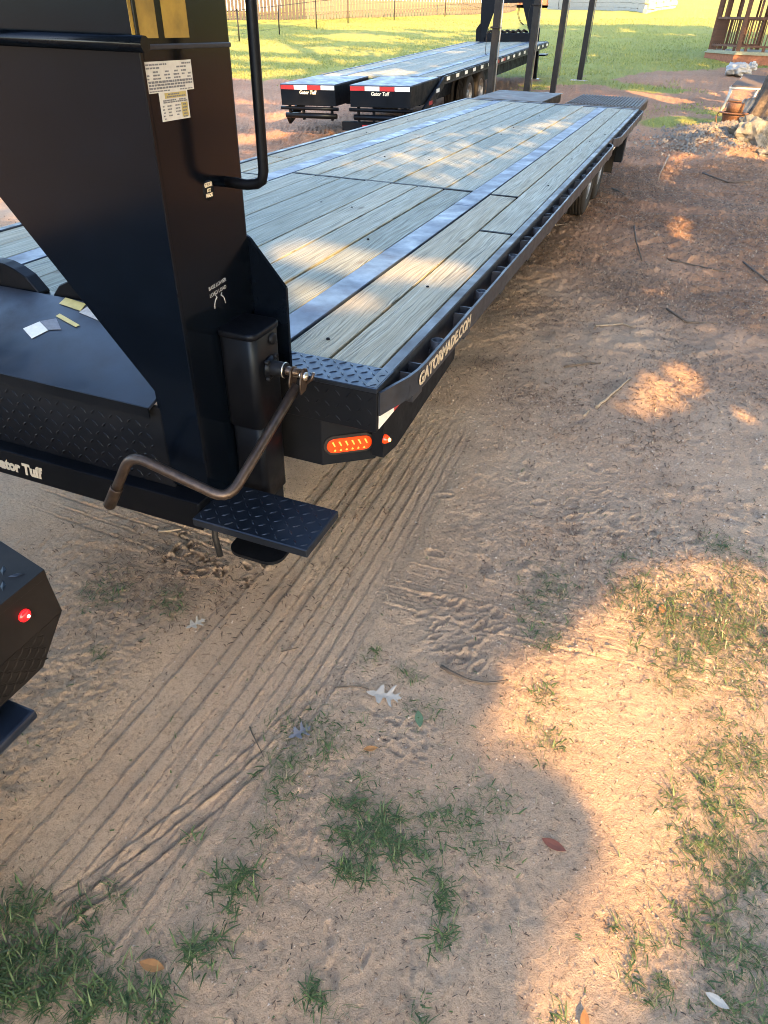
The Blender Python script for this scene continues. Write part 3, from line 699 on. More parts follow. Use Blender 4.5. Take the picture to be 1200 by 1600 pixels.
# yellow decal above the bead, split by a dark stripe
plate('yellow_decal', M['decal_yellow'], 1.335, 1.418, 1.806, 2.02, .0008); plate('yellow_decal', M['decal_yellow'], 1.440, 1.527, 1.806, 2.02, .0008)
rs = MB().lathe([(.001, .0006), (.0235, .0006), (.0235, .0), (.001, 0)], 28, basis((GX, 1.531, 1.4955), (0, 1, 0), (0, 0, 1)))
rd = rs.build('round_sticker', M['black2'], t1)
text('sticker_print', 'GATOR', .0135, M['cream'], rd, basis((GX + .0012, 1.531, 1.508), (0, 1, 0), (0, 0, 1)), bold=.0007, ext=.0002, width=.033)
text('sticker_print', '1ST', .0105, M['cream'], rd, basis((GX + .0012, 1.531, 1.4955), (0, 1, 0), (0, 0, 1)), bold=.0005, ext=.0002, width=.016)
text('sticker_print', 'MADE', .0115, M['cream'], rd, basis((GX + .0012, 1.531, 1.484), (0, 1, 0), (0, 0, 1)), bold=.0007, ext=.0002, width=.028)
text('load_lettering', 'BASE LOWER', .0140, M['grey_letter'], t1, basis((GX + .0008, 1.520, 1.2665), (0, 1, .05), (0, -.05, 1)), ext=.0002, width=.082)
text('load_lettering', 'LOAD LOAD', .0140, M['grey_letter'], t1, basis((GX + .0008, 1.519, 1.2480), (0, 1, .05), (0, -.05, 1)), ext=.0002, width=.078)
for cy, s_ in ((1.498, 1), (1.542, -1)):
    pts = [(GX + .001, cy + s_ * (.018 - .018 * math.cos(a)) - s_ * .004, 1.205 + .030 * math.sin(a)) for a in np.linspace(.1, 1.5, 6)]
    m = MB().tube(pts, .0012, 5); e = pts[-1]
    m.tube([(e[0], e[1] - s_ * .006, e[2] + .006), e, (e[0], e[1] - s_ * .007, e[2] - .006)], .0011, 5); m.build('load_arrow', M['grey_letter'], t1)
# lower cross beam with lettering, tread-plate wall, toolbox lid
BX0, BX1 = mirror(-1.078), -1.078
B('lower_beam', M['black'], t1, BX0, BX1, 1.30, 1.66, .585, .685, bev=.006)
text('lettering', 'Gator Tuff', .058, M['cream'], t1, basis((-1.795, 1.2985, .630), (1, 0, 0), (0, 0, 1)), shear=.25, bold=.003, ext=.0004, width=.22)
fw = B('toolbox_front', M['black2'], t1, mirror(-1.19), -1.19, GY0 + .0, GY0 + .012, .6855, .955, bev=.002)
tag(MB().lozenges((mirror(-1.19) + .01, GY0, .69), (1, 0, 0), (0, 0, 1), (0, -1, 0), 1.36, .25, .033, .028, .009, .0022).build('tread_bars', M['black'], fw), kind='stuff')
m = MB(); m.prism([(-1.21, 1.322, .952), (-1.21, 1.322, .962), (-1.21, 1.69, 1.072), (-1.21, 1.69, 1.052)], (mirror(-1.21) + 1.21, 0, 0), .002); lid = m.build('toolbox_lid', M['lid'], t1)
m = MB(); m.prism([(-1.21, 1.318, .930), (-1.21, 1.318, .963), (-1.21, 1.3215, .9635), (-1.21, 1.3215, .930)], (mirror(-1.21) + 1.21, 0, 0)); m.build('lid_lip', M['black'], lid)
# labels stuck on the lid
def onlid(x, t): return Vector((x, 1.322 + t * (1.69 - 1.322), .9628 + t * (1.072 - .962)))
def lidpatch(name, mat, pts, d):
    n = Vector((0, -.286, .958)); m = MB(); m.prism([onlid(*p) + n * d for p in pts], n * .0006); return m.build(name, mat, lid)
lidpatch('lid_label', M['label'], [(-1.83, .52), (-1.765, .43), (-1.74, .56), (-1.80, .64)], .001)
lidpatch('lid_label_dark', M['label_ink'], [(-1.80, .645), (-1.74, .565), (-1.70, .60), (-1.755, .715)], .001)
lidpatch('lid_label', M['label_yellow'], [(-1.765, .74), (-1.66, .66), (-1.652, .69), (-1.76, .78)], .0012)
lidpatch('lid_label', M['label_yellow'], [(-1.80, .90), (-1.70, .86), (-1.705, .96), (-1.80, .99)], .0014)
lidpatch('lid_label_grey', M['grey_letter'], [(-1.70, .84), (-1.52, .74), (-1.50, .82), (-1.69, .95)], .001)
# folded rubber flaps behind the lid
for i, (x, dx, hh) in enumerate(((-1.72, .30, .07), (-2.1, .34, .085))):
    pts = []
    for k in range(9):
        a = math.pi * k / 8; pts.append((x - dx / 2 + dx * k / 8, 1.70, 1.065 + hh * math.sin(a) ** .6))
    m = MB(); m.prism(pts + [(x + dx / 2, 1.70, 1.055), (x - dx / 2, 1.70, 1.055)], (0, .05, 0), .003); m.build('folded_flap', M['black'], t1)
B('lid_hinge_bar', M['black'], t1, mirror(-1.21), -1.21, 1.695, 1.76, .96, 1.055, bev=.008)
# step plate beside the upright
stp = B('step', M['tread'], t1, -1.078, -.703, 1.262, 1.468, .632, .660, bev=.003)
tag(MB().lozenges((-1.075, 1.266, .660), (1, 0, 0), (0, 1, 0), (0, 0, 1), .37, .20, .029, .028, .008, .0022).build('tread_bars', M['tread'], stp), kind='stuff')
# landing jack with crank
def rrect(x0, x1, y0, y1, r, n=5):
    pts = []
    for cx, cy, a0 in ((x1 - r, y1 - r, 0), (x0 + r, y1 - r, 90), (x0 + r, y0 + r, 180), (x1 - r, y0 + r, 270)):
        for k in range(n + 1): a = R(a0 + 90 * k / n); pts.append((cx + r * math.cos(a), cy + r * math.sin(a)))
    return pts
def rprism(x0, x1, y0, y1, z0, z1, r):
    m = MB(); m.prism([(x, y, z0) for x, y in rrect(x0, x1, y0, y1, r)], (0, 0, z1 - z0), .0025)
    for f in m.bm.faces:
        if abs(f.normal.z) < .5: f.smooth = True
    return m
jk = rprism(-1.074, -.957, 1.487, 1.632, .86, 1.145, .024).build('jack', M['black'], t1)
rprism(-1.076, -.953, 1.483, 1.636, 1.135, 1.153, .026).build('jack_cap', M['black'], jk)
rprism(-1.066, -.962, 1.494, 1.626, .60, .859, .020).build('jack_tube', M['black'], jk)
rprism(-1.058, -.970, 1.502, 1.618, .42, .60, .016).build('drop_leg', M['black2'], jk)
m = MB(); m.prism([(x, y, .40) for x, y in rrect(-1.10, -.905, 1.42, 1.60, .05)], (0, 0, .012)); m.build('jack_foot', M['black2'], jk)
MB().tube([(-1.06, 1.42, .55), (-1.09, 1.40, .56), (-1.10, 1.385, .54), (-1.095, 1.375, .50), (-1.075, 1.36, .44)], .010, 8).build('drop_leg_pin', M['post'], jk)
SH = (-.957, 1.56, 1.035)
sx_ = basis(SH, (0, 1, 0), (0, 0, 1))
MB().lathe([(.001, 0), (.034, 0), (.034, .006), (.027, .010), (.027, .012), (.001, .012)], 18, sx_).build('shaft_flange', M['black'], jk)
MB().lathe([(.022, .010), (.022, .055), (.019, .056), (.001, .056)], 16, sx_).build('shaft_boss', M['black2'], jk)
MB().lathe([(.0230, .0495), (.0230, .0525), (.015, .0525), (.015, .0495)], 16, sx_).build('shaft_ring', M['bolt'], jk)
MB().lathe([(.0125, .05), (.0125, .10), (.001, .10)], 12, sx_).build('crank_shaft', M['crank'], jk)
bl = MB()
for a in (45, 135, 225, 315): bl.lathe([(.007, .004), (.007, .014), (.001, .014)], 6, sx_ @ Matrix.Translation((.036 * math.cos(R(a)), .036 * math.sin(R(a)), 0)))
bl.lathe([(.017, -.002), (.017, .007), (.010, .009), (.001, .009)], 14, basis((-.957, 1.585, 1.112), (0, 1, 0), (0, 0, 1)))
bl.build('bolts', M['black2'], jk)
ck = empty('crank', SH); ck.parent = t1; ck.matrix_parent_inverse = WM[t1.name].inverted()
KN = Vector((-.862, 1.556, 1.030))
def fillet(pts, r, n=5):
    out = [Vector(pts[0])]
    for a, c, b in zip(pts, pts[1:], pts[2:]):
        a, c, b = Vector(a), Vector(c), Vector(b); p = c + (a - c).normalized() * r; q = c + (b - c).normalized() * r
        for k in range(n + 1): t = k / n; out.append(p * (1 - t) ** 2 + c * 2 * t * (1 - t) + q * t * t)
    out.append(Vector(pts[-1])); return out
P_ = fillet([(-.866, 1.548, .998), (-.913, 1.225, .795), (-1.198, 1.205, .880), (-1.318, 1.20, .678)], .05)
MB().tube(P_, .0145, 14).build('crank_rod', M['crank'], ck)
rod = (P_[1] - P_[0]).normalized()
gp = (P_[-1] - P_[-2]).normalized(); MB().tube([P_[-1] - gp * .085, P_[-1] - gp * .083, P_[-1]], [.0165, .0178, .0178], 14).build('crank_grip', M['crank'], ck)
for d in (-.016, .016):
    m = MB(); ux = Vector((0, 1, 0)); c = KN + Vector((d * .9, 0, 0))
    pts = [Vector(p) * 1.35 for p in ((0, .014, .012), (0, .018, -.004), (0, .004, -.034), (0, -.018, -.036), (0, -.020, -.012), (0, -.012, .012), (0, 0, .018))]
    m.prism([c + p for p in pts], (.005 if d > 0 else -.005, 0, 0), .001); m.build('yoke_plate', M['crank'], ck)
MB().tube([KN + Vector((-.024, 0, 0)), KN + Vector((.024, 0, 0))], .007, 10).build('yoke_pin', M['bolt'], ck)
MB().lathe([(.0125, 0), (.0125, .006), (.001, .009)], 12, basis(KN + Vector((.020, 0, 0)), (0, 1, 0), (0, 0, 1))).build('yoke_bolt', M['bolt'], ck)
MB().tube([KN + Vector((.018, .010, -.026)), KN + Vector((.034, .014, -.012)), KN + Vector((.040, .018, .008))], .0045, 8).build('yoke_clip', M['crank'], ck)
# safety chain box etc. behind the uprights on the deck is out of sight

# ------------------------------------------------------------------ far trailer (own axes: x right, y forward, z up, deck at z 0)
yaw, pit, rol = R(.1), R(2.25), R(1.9)
u2 = Vector((-math.sin(yaw) * math.cos(pit), math.cos(yaw) * math.cos(pit), math.sin(pit)))
v0 = Vector((math.cos(yaw), math.sin(yaw), 0)); n0 = v0.cross(u2); v2 = v0 * math.cos(rol) + n0 * math.sin(rol); w2 = v2.cross(u2)
O2 = Vector((-5.72, 14.05, .975))
M2 = Matrix(((v2.x, u2.x, w2.x, O2.x), (v2.y, u2.y, w2.y, O2.y), (v2.z, u2.z, w2.z, O2.z), (0, 0, 0, 1))) @ Matrix.Translation((0, 0, -.95))
t2 = empty('gooseneck_trailer', mat=M2)
tag(t2, 'far black gooseneck trailer with two boxed ramps and pale deck stripes', 'trailer')
Z2 = .95; L2 = 10.3
def b2(name, mat, *b, bev=0.0, parent=None): return MB().box(*b, bev=bev).build(name, mat, parent or t2, local=True)
pl_me = None
xs2 = [-1.17 + k * .184 for k in range(2)] + [-.645 + k * .184 for k in range(7)] + [.80, .984]
m = MB().box(.003, .181, 0, L2 - .05, Z2 - .04, Z2, bev=.004); pl_me = bpy.data.meshes.new('plank'); m.bm.to_mesh(pl_me); m.bm.free(); pl_me.materials.append(M['plank'])
for x in xs2: share('plank', pl_me, t2, (x, .02, random.uniform(-.003, .001)))
for x in (-.80, .645): b2('steel_strip', M['white_strip'] if 'white_strip' in M else M['strip'], x + .004, x + .146, .02, L2 - .03, Z2 - .03, Z2 + .002)
for sx in (-1, 1):
    xa, xb = sorted((sx * 1.172, sx * 1.225)); b2('side_channel', M['edge'], xa, xb, 0, L2, Z2 - .15, Z2 + .006, bev=.003)
    xa, xb = sorted((sx * 1.275, sx * 1.288)); b2('rub_rail', M['black'], xa, xb, .1, L2 - .1, Z2 - .10, Z2 - .005, bev=.002)
    for yy in np.arange(.35, L2 - .1, .6):
        xa, xb = sorted((sx * 1.226, sx * 1.2745)); b2('stake_pocket', M['black'], xa, xb, yy - .045, yy + .045, Z2 - .10, Z2 - .008)
    xa, xb = sorted((sx * .66, sx * .78)); b2('main_beam', M['black2'], xa, xb, .2, L2, Z2 - .50, Z2 - .19)
for yy in np.arange(.25, L2 - .3, .6):
    xa = 1.2885; b2('reflector_tape', M['white_tape'], xa, xa + .002, yy, yy + .20, Z2 - .085, Z2 - .025)
    if 3.0 < yy < 4.6: b2('reflector_tape', M['red_tape'], xa, xa + .002, yy + .21, yy + .40, Z2 - .085, Z2 - .025)
b2('front_header', M['black'], -1.225, 1.225, L2, L2 + .06, Z2 - .16, Z2 + .006)
for yy in (2.55, 3.5):
    z = .405
    MB().tube([(-1.0, yy, z), (1.0, yy, z)], .06, 12).build('axle', M['black2'], t2, local=True)
    for x, fl in ((.99, False), (.73, True), (-.99, True), (-.73, False)): wheel(t2, x, yy, z, fl)
# boxed ramps at the tail
for k, (xa, xb) in enumerate(((-1.26, -.18), (.10, 1.22))):
    rb = b2('ramp', M['black'], xa, xb, -1.55, -.03, Z2 - .33, Z2 - .022, bev=.006)
    b2('ramp_top', M['strip'], xa, xb, -1.55, -.03, Z2 - .0215, Z2 - .002, bev=.003, parent=rb)
    xs = np.linspace(xa + .01, xb - .01, 5)
    for j in range(4): b2('reflector_tape', M['red_tape'] if j % 2 == 0 else M['white_tape'], xs[j], xs[j + 1] - .004, -1.5525, -1.5503, Z2 - .085, Z2 - .020, parent=rb)
    b2('name_plate', M['black2'], (xa + xb) / 2 - .22, (xa + xb) / 2 + .22, -1.5535, -1.551, Z2 - .165, Z2 - .092, parent=rb)
    text('lettering', 'Gator Tuff', .075, M['cream'], rb, basis(((xa + xb) / 2, -1.555, Z2 - .128), (1, 0, 0), (0, 0, 1)), shear=.2, bold=.0025, width=.34, local=True)
    MB().tube([(xa - .03, -1.52, Z2 - .375), (xb + .03, -1.52, Z2 - .375)], .028, 10).build('ramp_rod', M['black'], rb, local=True)
    MB().tube([(xa + .05, -1.50, Z2 - .49), (xb - .02, -1.50, Z2 - .49)], .045, 10).build('ramp_foot', M['black'], rb, local=True)
    for x in (xa + .12, (xa + xb) / 2 - .15, xb - .12): b2('ramp_lug', M['black2'], x - .015, x + .015, -1.50, -1.44, Z2 - .56, Z2 - .33, parent=rb)
# sloping dovetail beams and tail bar
for sx in (-1, 1):
    xa, xb = sorted((sx * 1.235, sx * 1.285)); m = MB(); m.prism([(xa, .12, Z2 - .02), (xa, .12, Z2 - .16), (xa, -1.30, Z2 - .66), (xa, -1.40, Z2 - .52)], (xb - xa, 0, 0), .003); m.build('dovetail_beam', M['black'], t2, local=True)
for q in (.2, .5, .8): 
    m = MB(); y = .05 - 1.35 * q; z = Z2 - .09 - .50 * q; m.box(1.2855, 1.2875, y - .13, y + .05, z - .03, z + .03, mat=None); m.build('reflector_tape', M['white_tape'] if q != .5 else M['red_tape'], t2, local=True)
b2('tail_bar', M['black2'], -.15, 1.2, -1.40, -1.28, Z2 - .72, Z2 - .58, bev=.006)
xs = (.02, .2, .36, .55, .75)
for j, (a, b) in enumerate(((.25, .41), (.41, .56), (.75, .92))): b2('reflector_tape', (M['red_tape'], M['white_tape'], M['red_tape'])[j], a, b - .004, -1.402, -1.4003, Z2 - .69, Z2 - .62)
# gooseneck at the far end, toolbox between its uprights, landing legs
for sx in (-1, 1):
    f = lambda x: sx * x
    xa, xb = sorted((f(.70), f(.85))); b2('upright', M['black'], xa, xb, L2 + .03, L2 + .38, .55, 2.4, bev=.006)
    m = MB(); m.prism([(f(.85), L2 + .02, .75), (f(.70), L2 + .02, .75), (f(.70), L2 + .02, 1.05), (f(.38), L2 + .02, 1.86), (f(.38), L2 + .02, 2.4), (f(.85), L2 + .02, 2.4)], (0, .012, 0)); m.build('rear_web', M['black'], t2, local=True)
    m = MB(); m.prism([(f(.84), L2 + .006, Z2 + .01), (f(.84), L2 + .006, 1.40), (f(.86), L2 + .006, 1.40), (f(.97), L2 + .006, 1.27), (f(.97), L2 + .006, Z2 + .01)], (0, .012, 0)); m.build('gusset', M['black'], t2, local=True)
    leg = b2('landing_leg', M['black'], f(1.0) - .06, f(1.0) + .06, L2 - .35, L2 - .20, .05, .93, bev=.008)
    b2('foot_plate', M['galv'], f(1.0) - .13, f(1.0) + .13, L2 - .40, L2 - .15, .005, .05, parent=leg)
b2('neck_crossbeam', M['black'], -.85, .85, L2 + .06, L2 + .36, 1.88, 2.30, bev=.01)
b2('toolbox', M['black2'], -.69, .69, L2 + .02, L2 + .38, .70, 1.16, bev=.012)
m = MB()
for k in range(7): m.tube([(-.62 + .17 * k, L2 + .05, 1.17), (-.56 + .17 * k, L2 + .16, 1.20 + random.uniform(0, .03)), (-.48 + .17 * k, L2 + .3, 1.17)], .035, 7)
tag(m.build('load_straps', M['rubber'], t2, local=True), kind='stuff')
for x in (.33, .30): MB().tube([(x, L2 - .01, 1.9), (x - .03, L2 - .02, 1.62), (x + .02, L2 - .03, 1.5), (x + .07, L2 - .02, 1.42), (x + .16, L2 - .02, 1.36)], .008, 6).build('dangling_cable', M['rubber'], t2, local=True)
b2('front_step', M['black'], 1.0, 1.23, L2 - .1, L2 + .35, .60, .64)

# ------------------------------------------------------------------ truck whose rear bed corner shows at the left edge
tk = empty('flatbed_truck', (-1.95, -2.2, 0)); tag(tk, 'dark flatbed truck corner with round red marker lamp at the left edge', 'truck')
TB = .936
m = MB(); m.prism([(-1.0, .712, .811), (-1.0, .708, TB - .002), (-1.15, .742, TB - .002), (-2.78, .742, TB - .002), (-2.93, .708, TB - .002), (-2.93, -3.0, TB - .002), (-1.0, -3.0, TB - .002)][1:], (0, 0, -.02), .001)
bed = m.build('bed_deck', M['truck'], tk)
tag(MB().lozenges((-1.9, -.2, TB - .002), (1, 0, 0), (0, 1, 0), (0, 0, 1), .88, .89, .034, .034, .0105, .003).build('tread_bars', M['tread'], bed), kind='stuff')
m = MB(); m.prism([(-1.001, .708, TB - .006), (-1.001, .716, .809), (-1.001, -3.0, .809), (-1.001, -3.0, TB - .006)], (-.012, 0, 0), .002); sd = m.build('bed_side', M['truck'], tk)
m = MB(); m.prism([(-1.003, .714, .808), (-1.022, .642, .700), (-1.022, .59, .699), (-1.022, .20, .715), (-1.022, -1.2, .715), (-1.003, -1.2, .808)], (-.010, 0, 0)); lp = m.build('side_skirt', M['truck'], tk, recalc=True)
tag(MB().lozenges((-1.003, .02, .805), (0, 1, 0), (-.17, 0, -1), (1, 0, -.17), .64, .098, .0175, .022, .0075, -.0022).build('tread_bars', M['truck'], lp), kind='stuff')
m = MB(); m.prism([(-1.012, .70, TB - .03), (-1.15, .735, TB - .03), (-2.78, .735, TB - .03), (-2.92, .70, TB - .03), (-2.92, .64, .71), (-1.012, .64, .71)], (0, -.012, 0)) if False else None
MB().box(-2.92, -1.16, .715, .735, .70, TB - .025, bev=.003).build('tail_board', M['truck'], tk)
mk = MB().lathe([(.0135, 0), (.0135, .004), (.010, .008), (.001, .0095)], 16, basis((-1.0005, .632, .874), (0, 1, 0), (0, 0, 1))); rl = mk.build('marker_lamp', M['red_led'], tk)
MB().lathe([(.004, .0085), (.003, .0115), (.001, .012)], 10, basis((-1.0005, .634, .873), (0, 1, 0), (0, 0, 1))).build('bulb', M['red_hot'], rl)
m = MB(); m.prism([(-1.00, .560, .655), (-.985, .565, .640), (-.985, .555, .615), (-1.0, .475, .60), (-1.06, .40, .60), (-1.10, .40, .66), (-1.06, .545, .66)], (-.02, 0, -.02), .004)
MB().box(-1.12, -.992, .36, .572, .628, .652, bev=.006).build('bed_step', M['lid'], tk)
for x in (-1.35, -2.58): B('bed_frame', M['black2'], tk, x - .05, x + .05, -3.0, .6, .55, .80)
for x, fl in ((-1.13, False), (-1.40, True), (-2.80, True), (-2.53, False)): wheel(tk, x + 1.95, -1.0 + 2.2, .385, fl)
for x, fl in ((-1.15, False), (-2.75, True)): wheel(tk, x + 1.95, -4.9 + 2.2, .385, fl)
m = MB(); m.prism([(-2.92, -3.1, .55), (-2.92, -3.1, 1.93), (-2.92, -4.6, 1.97), (-2.92, -5.2, 1.35), (-2.92, -6.3, 1.20), (-2.92, -6.4, .55)], (1.62, 0, 0), .05); m.build('cab', M['truck_body'], tk)
m = MB(); m.prism([(-1.295, -3.35, 1.30), (-1.295, -3.35, 1.82), (-1.295, -4.5, 1.86), (-1.295, -4.95, 1.34)], (.004, 0, 0)); m.build('side_window', M['glass'], tk)

# ------------------------------------------------------------------ row of steel posts between the trailers and the lawn
PL = ['slim dark steel post nearest the near trailer, in front of the far trailer wheels', 'second dark steel post from the left, beside the far trailer neck', 'third dark steel post from the left, right of the far trailer landing leg', 'dark steel post standing apart on bare dirt, rightmost of the row']
for k, (x, y) in enumerate(((-3.60, 14.35), (-3.58, 17.6), (-3.56, 20.9), (-3.39, 24.25))):
    z = Tz(x, y) - .03
    p = empty('steel_post', (x, y, z)); tag(p, PL[k], 'post', 'row of steel posts')
    h = .055 + .006 * k
    B('shaft', M['post'], p, x - h, x + h, y - h, y + h, z + .06, z + 3.4, bev=.006)
    B('base_plate', M['concrete'], p, x - .24, x + .24, y - .24, y + .24, z, z + .058, bev=.006)
    c = 1.72 + .25 * k
    B('collar', M['post'], p, x - h - .03, x + h + .03, y - h - .03, y + h + .03, z + c, z + c + .03, bev=.004)
    MB().tube([(x + h + .035, y - .02, z + .25 + .08 * k), (x + h + .035, y - .02, z + c), (x + h + .03, y - .02, z + 3.3)], .012, 8).build('conduit', M['galv'], p)
    MB().tube([(x - h - .07, y, z + c + .015), (x - h - .10, y, z + c - .1), (x - h - .10, y, z + c - .36), (x - h - .085, y, z + c - .39), (x - h - .06, y, z + c - .37)], .006, 6).build('cable_loop', M['rubber'], p)

# ------------------------------------------------------------------ gazebo
gcx, gcy, gr = 2.18, 33.83, 2.2
gz = Tz(gcx, gcy - 1.5) - .05
gz_e = empty('gazebo', (gcx, gcy, gz)); tag(gz_e, 'brown wooden gazebo with slatted railing on a brick base', 'gazebo')
vt = [Vector((gcx + gr * math.cos(R(236 - 45 * k)), gcy + gr * math.sin(R(236 - 45 * k)), 0)) for k in range(8)]
def ring_prism(scale, z0, z1):
    m = MB(); m.prism([(gcx + (p.x - gcx) * scale, gcy + (p.y - gcy) * scale, z0) for p in vt], (0, 0, z1 - z0)); return m
ring_prism(1.07, gz - .3, gz + .30).build('brick_base', M['brick'], gz_e)
ring_prism(1.09, gz + .301, gz + .335).build('floor_trim', M['gaz_floor'], gz_e)
fl = ring_prism(1.05, gz + .336, gz + .40).build('floor', M['gaz_floor'], gz_e)
bal = MB().box(-.018, .018, -.018, .018, 0, .80); bal_me = bpy.data.meshes.new('baluster'); bal.bm.to_mesh(bal_me); bal.bm.free(); bal_me.materials.append(M['gaz_wood'])
for k in range(8):
    a, b = vt[k], vt[(k + 1) % 8]; d = (b - a).normalized(); n = Vector((-d.y, d.x, 0)); L = (b - a).length
    def beam(z0, z1, w, name, t0=.0, t1=1.0):
        m = MB(); p = a + d * L * t0; q = a + d * L * t1
        m.prism([p + n * w + Vector((0, 0, z0)), q + n * w + Vector((0, 0, z0)), q - n * w + Vector((0, 0, z0)), p - n * w + Vector((0, 0, z0))], (0, 0, z1 - z0)); return m.build(name, M['gaz_wood'], gz_e)
    if k != 3:
        beam(gz + 1.33, gz + 1.40, .05, 'hand_rail', .04, .96); beam(gz + .52, gz + .58, .04, 'bottom_rail', .04, .96)
        nb = 13
        for j in range(nb):
            p = a + d * (L * (j + 1) / (nb + 1)); share('baluster', bal_me, gz_e, (p.x - gcx, p.y - gcy, .55))
        for j in (.15, .5, .85):
            p = a + d * L * j; B('rail_block', M['gaz_wood'], gz_e, p.x - .05, p.x + .05, p.y - .05, p.y + .05, gz + .40, gz + .519)
    m = MB().box(a.x - .075, a.x + .075, a.y - .075, a.y + .075, gz + .40, gz + 2.9, bev=.008); m.build('post', M['gaz_wood'], gz_e)
    for s_, o_ in ((1, d), (-1, (vt[k - 1] - a).normalized())):
        p = a + o_ * .42; B('side_post', M['gaz_wood'], gz_e, p.x - .04, p.x + .04, p.y - .04, p.y + .04, gz + 1.401, gz + 2.72)
        m = MB(); m.tube([a + o_ * .06 + Vector((0, 0, gz + 2.25)), a + o_ * .10 + Vector((0, 0, gz + 2.45)), a + o_ * .22 + Vector((0, 0, gz + 2.56)), a + o_ * .34 + Vector((0, 0, gz + 2.45)), a + o_ * .38 + Vector((0, 0, gz + 2.25))], .045, 6); m.build('arch_brace', M['gaz_wood'], gz_e)
    beam(gz + 2.60, gz + 2.80, .05, 'header', .0, 1.0)
    for j in range(10):
        p = a + d * (L * (j + .5) / 10); B('frieze_slat', M['gaz_wood'], gz_e, p.x - .02, p.x + .02, p.y - .02, p.y + .02, gz + 2.35, gz + 2.599)
    beam(gz + 2.28, gz + 2.345, .035, 'frieze_rail')
m = MB(); top = m.bm.verts.new((gcx, gcy, gz + 4.3)); rv = [m.bm.verts.new((gcx + (p.x - gcx) * 1.2, gcy + (p.y - gcy) * 1.2, gz + 2.9)) for p in vt]
for k in range(8): m.bm.faces.new((rv[k], rv[(k + 1) % 8], top))
m.bm.faces.new(rv[::-1]); m.build('roof', M['roof'], gz_e)

# ------------------------------------------------------------------ yard things at the right edge
def blob(name, mat, c, r, seed, amp=.25, f=2.2, n=3, parent=None, flat=.0):
    m = MB(); bmesh.ops.create_icosphere(m.bm, subdivisions=n, radius=1)
    for v in m.bm.verts:
        p = v.co.copy(); k = 1 + amp * float(vn(p.x * f + seed, p.y * f + p.z * 1.7 * f, seed)) + amp * .5 * float(vn(p.x * f * 2.3 + p.z, p.y * f * 2.3 - seed, seed + 3))
        v.co = Vector((p.x * r[0] * k + c[0], p.y * r[1] * k + c[1], max(p.z, -1 + flat) * r[2] * k + c[2]))
    for f_ in m.bm.faces: f_.smooth = name == 'sack_body'
    return m.build(name, mat, parent)
def onT(x, y): return (x, y, Tz(x, y))
sk = empty('white_sack', onT(1.05, 27.5)); tag(sk, 'crumpled white plastic sack lying before the gazebo base', 'sack')
z = Tz(1.05, 27.5); blob('sack_body', M['sack'], (1.0, 27.5, z + .16), (.36, .24, .22), 5, .28, 2.6, 4, sk, .35); blob('sack_neck', M['sack'], (1.36, 27.5, z + .27), (.15, .11, .11), 9, .35, 3, 3, sk)
# old chair with pale legs
cx, cy = .62, 19.25; z = Tz(cx, cy)
ch = empty('garden_chair', (cx + .25, cy + .3, z)); tag(ch, 'low garden chair with white tube legs and brown sling seat', 'chair')
for (x, y, tx) in ((cx - .07, cy, .10), (cx + .53, cy + .02, .02), (cx, cy + .62, .03), (cx + .55, cy + .62, .03)):
    MB().tube([(x, y, z), (x + tx, y + .02, z + .30), (x + tx + .03, y + .03, z + .50)], .022, 8).build('leg', M['chair_white'], ch)
m = MB(); m.prism([(cx + .02, cy - .02, z + .50), (cx + .62, cy, z + .49), (cx + .72, cy + .62, z + .58), (cx + .16, cy + .62, z + .60)], (0, 0, .035), .006); m.build('seat', M['cushion'], ch)
B('front_rail', M['chair_white'], ch, cx - .02, cx + .62, cy - .045, cy - .022, z + .47, z + .505, bev=.004)
m = MB(); m.prism([(cx + .20, cy + .66, z + .60), (cx + .72, cy + .66, z + .58), (cx + .74, cy + 1.0, z + .66), (cx + .24, cy + 1.0, z + .68)], (0, 0, .03), .006); m.build('backrest', M['cushion'], ch)
for x in (.05, .52): MB().tube([(cx + x + .10, cy + .6, z + .55), (cx + x + .2, cy + 1.02, z + .66)], .018, 8).build('back_frame', M['chair_white'], ch)
MB().tube([(cx + .02, cy + .2, z + .22), (cx + .55, cy + .2, z + .22)], .014, 8).build('stretcher', M['rust'], ch)
# corrugated sheet propped against the trunk
m = MB(); nA, nB_ = 40, 6; gridv = []
o_ = Vector((.72, 17.55, Tz(.7, 17.5) + .02)); ua = Vector((.62, .18, .10)); ub = Vector((.18, .28, .42))
nn = ua.cross(ub).normalized()
for i in range(nA + 1):
    gridv.append([m.bm.verts.new(o_ + ua * (i / nA) + ub * (j / nB_) + nn * (.014 * math.sin(i / nA * 2 * math.pi * 7))) for j in range(nB_ + 1)])
for i in range(nA):
    for j in range(nB_):
        f = m.bm.faces.new((gridv[i][j], gridv[i + 1][j], gridv[i + 1][j + 1], gridv[i][j + 1])); f.smooth = True
ts = m.build('corrugated_sheet', M['tin'], None); ts.modifiers.new('s', 'SOLIDIFY').thickness = .004
tag(ts, 'bent corrugated metal sheet leaning beside the tree trunk', 'metal sheet')
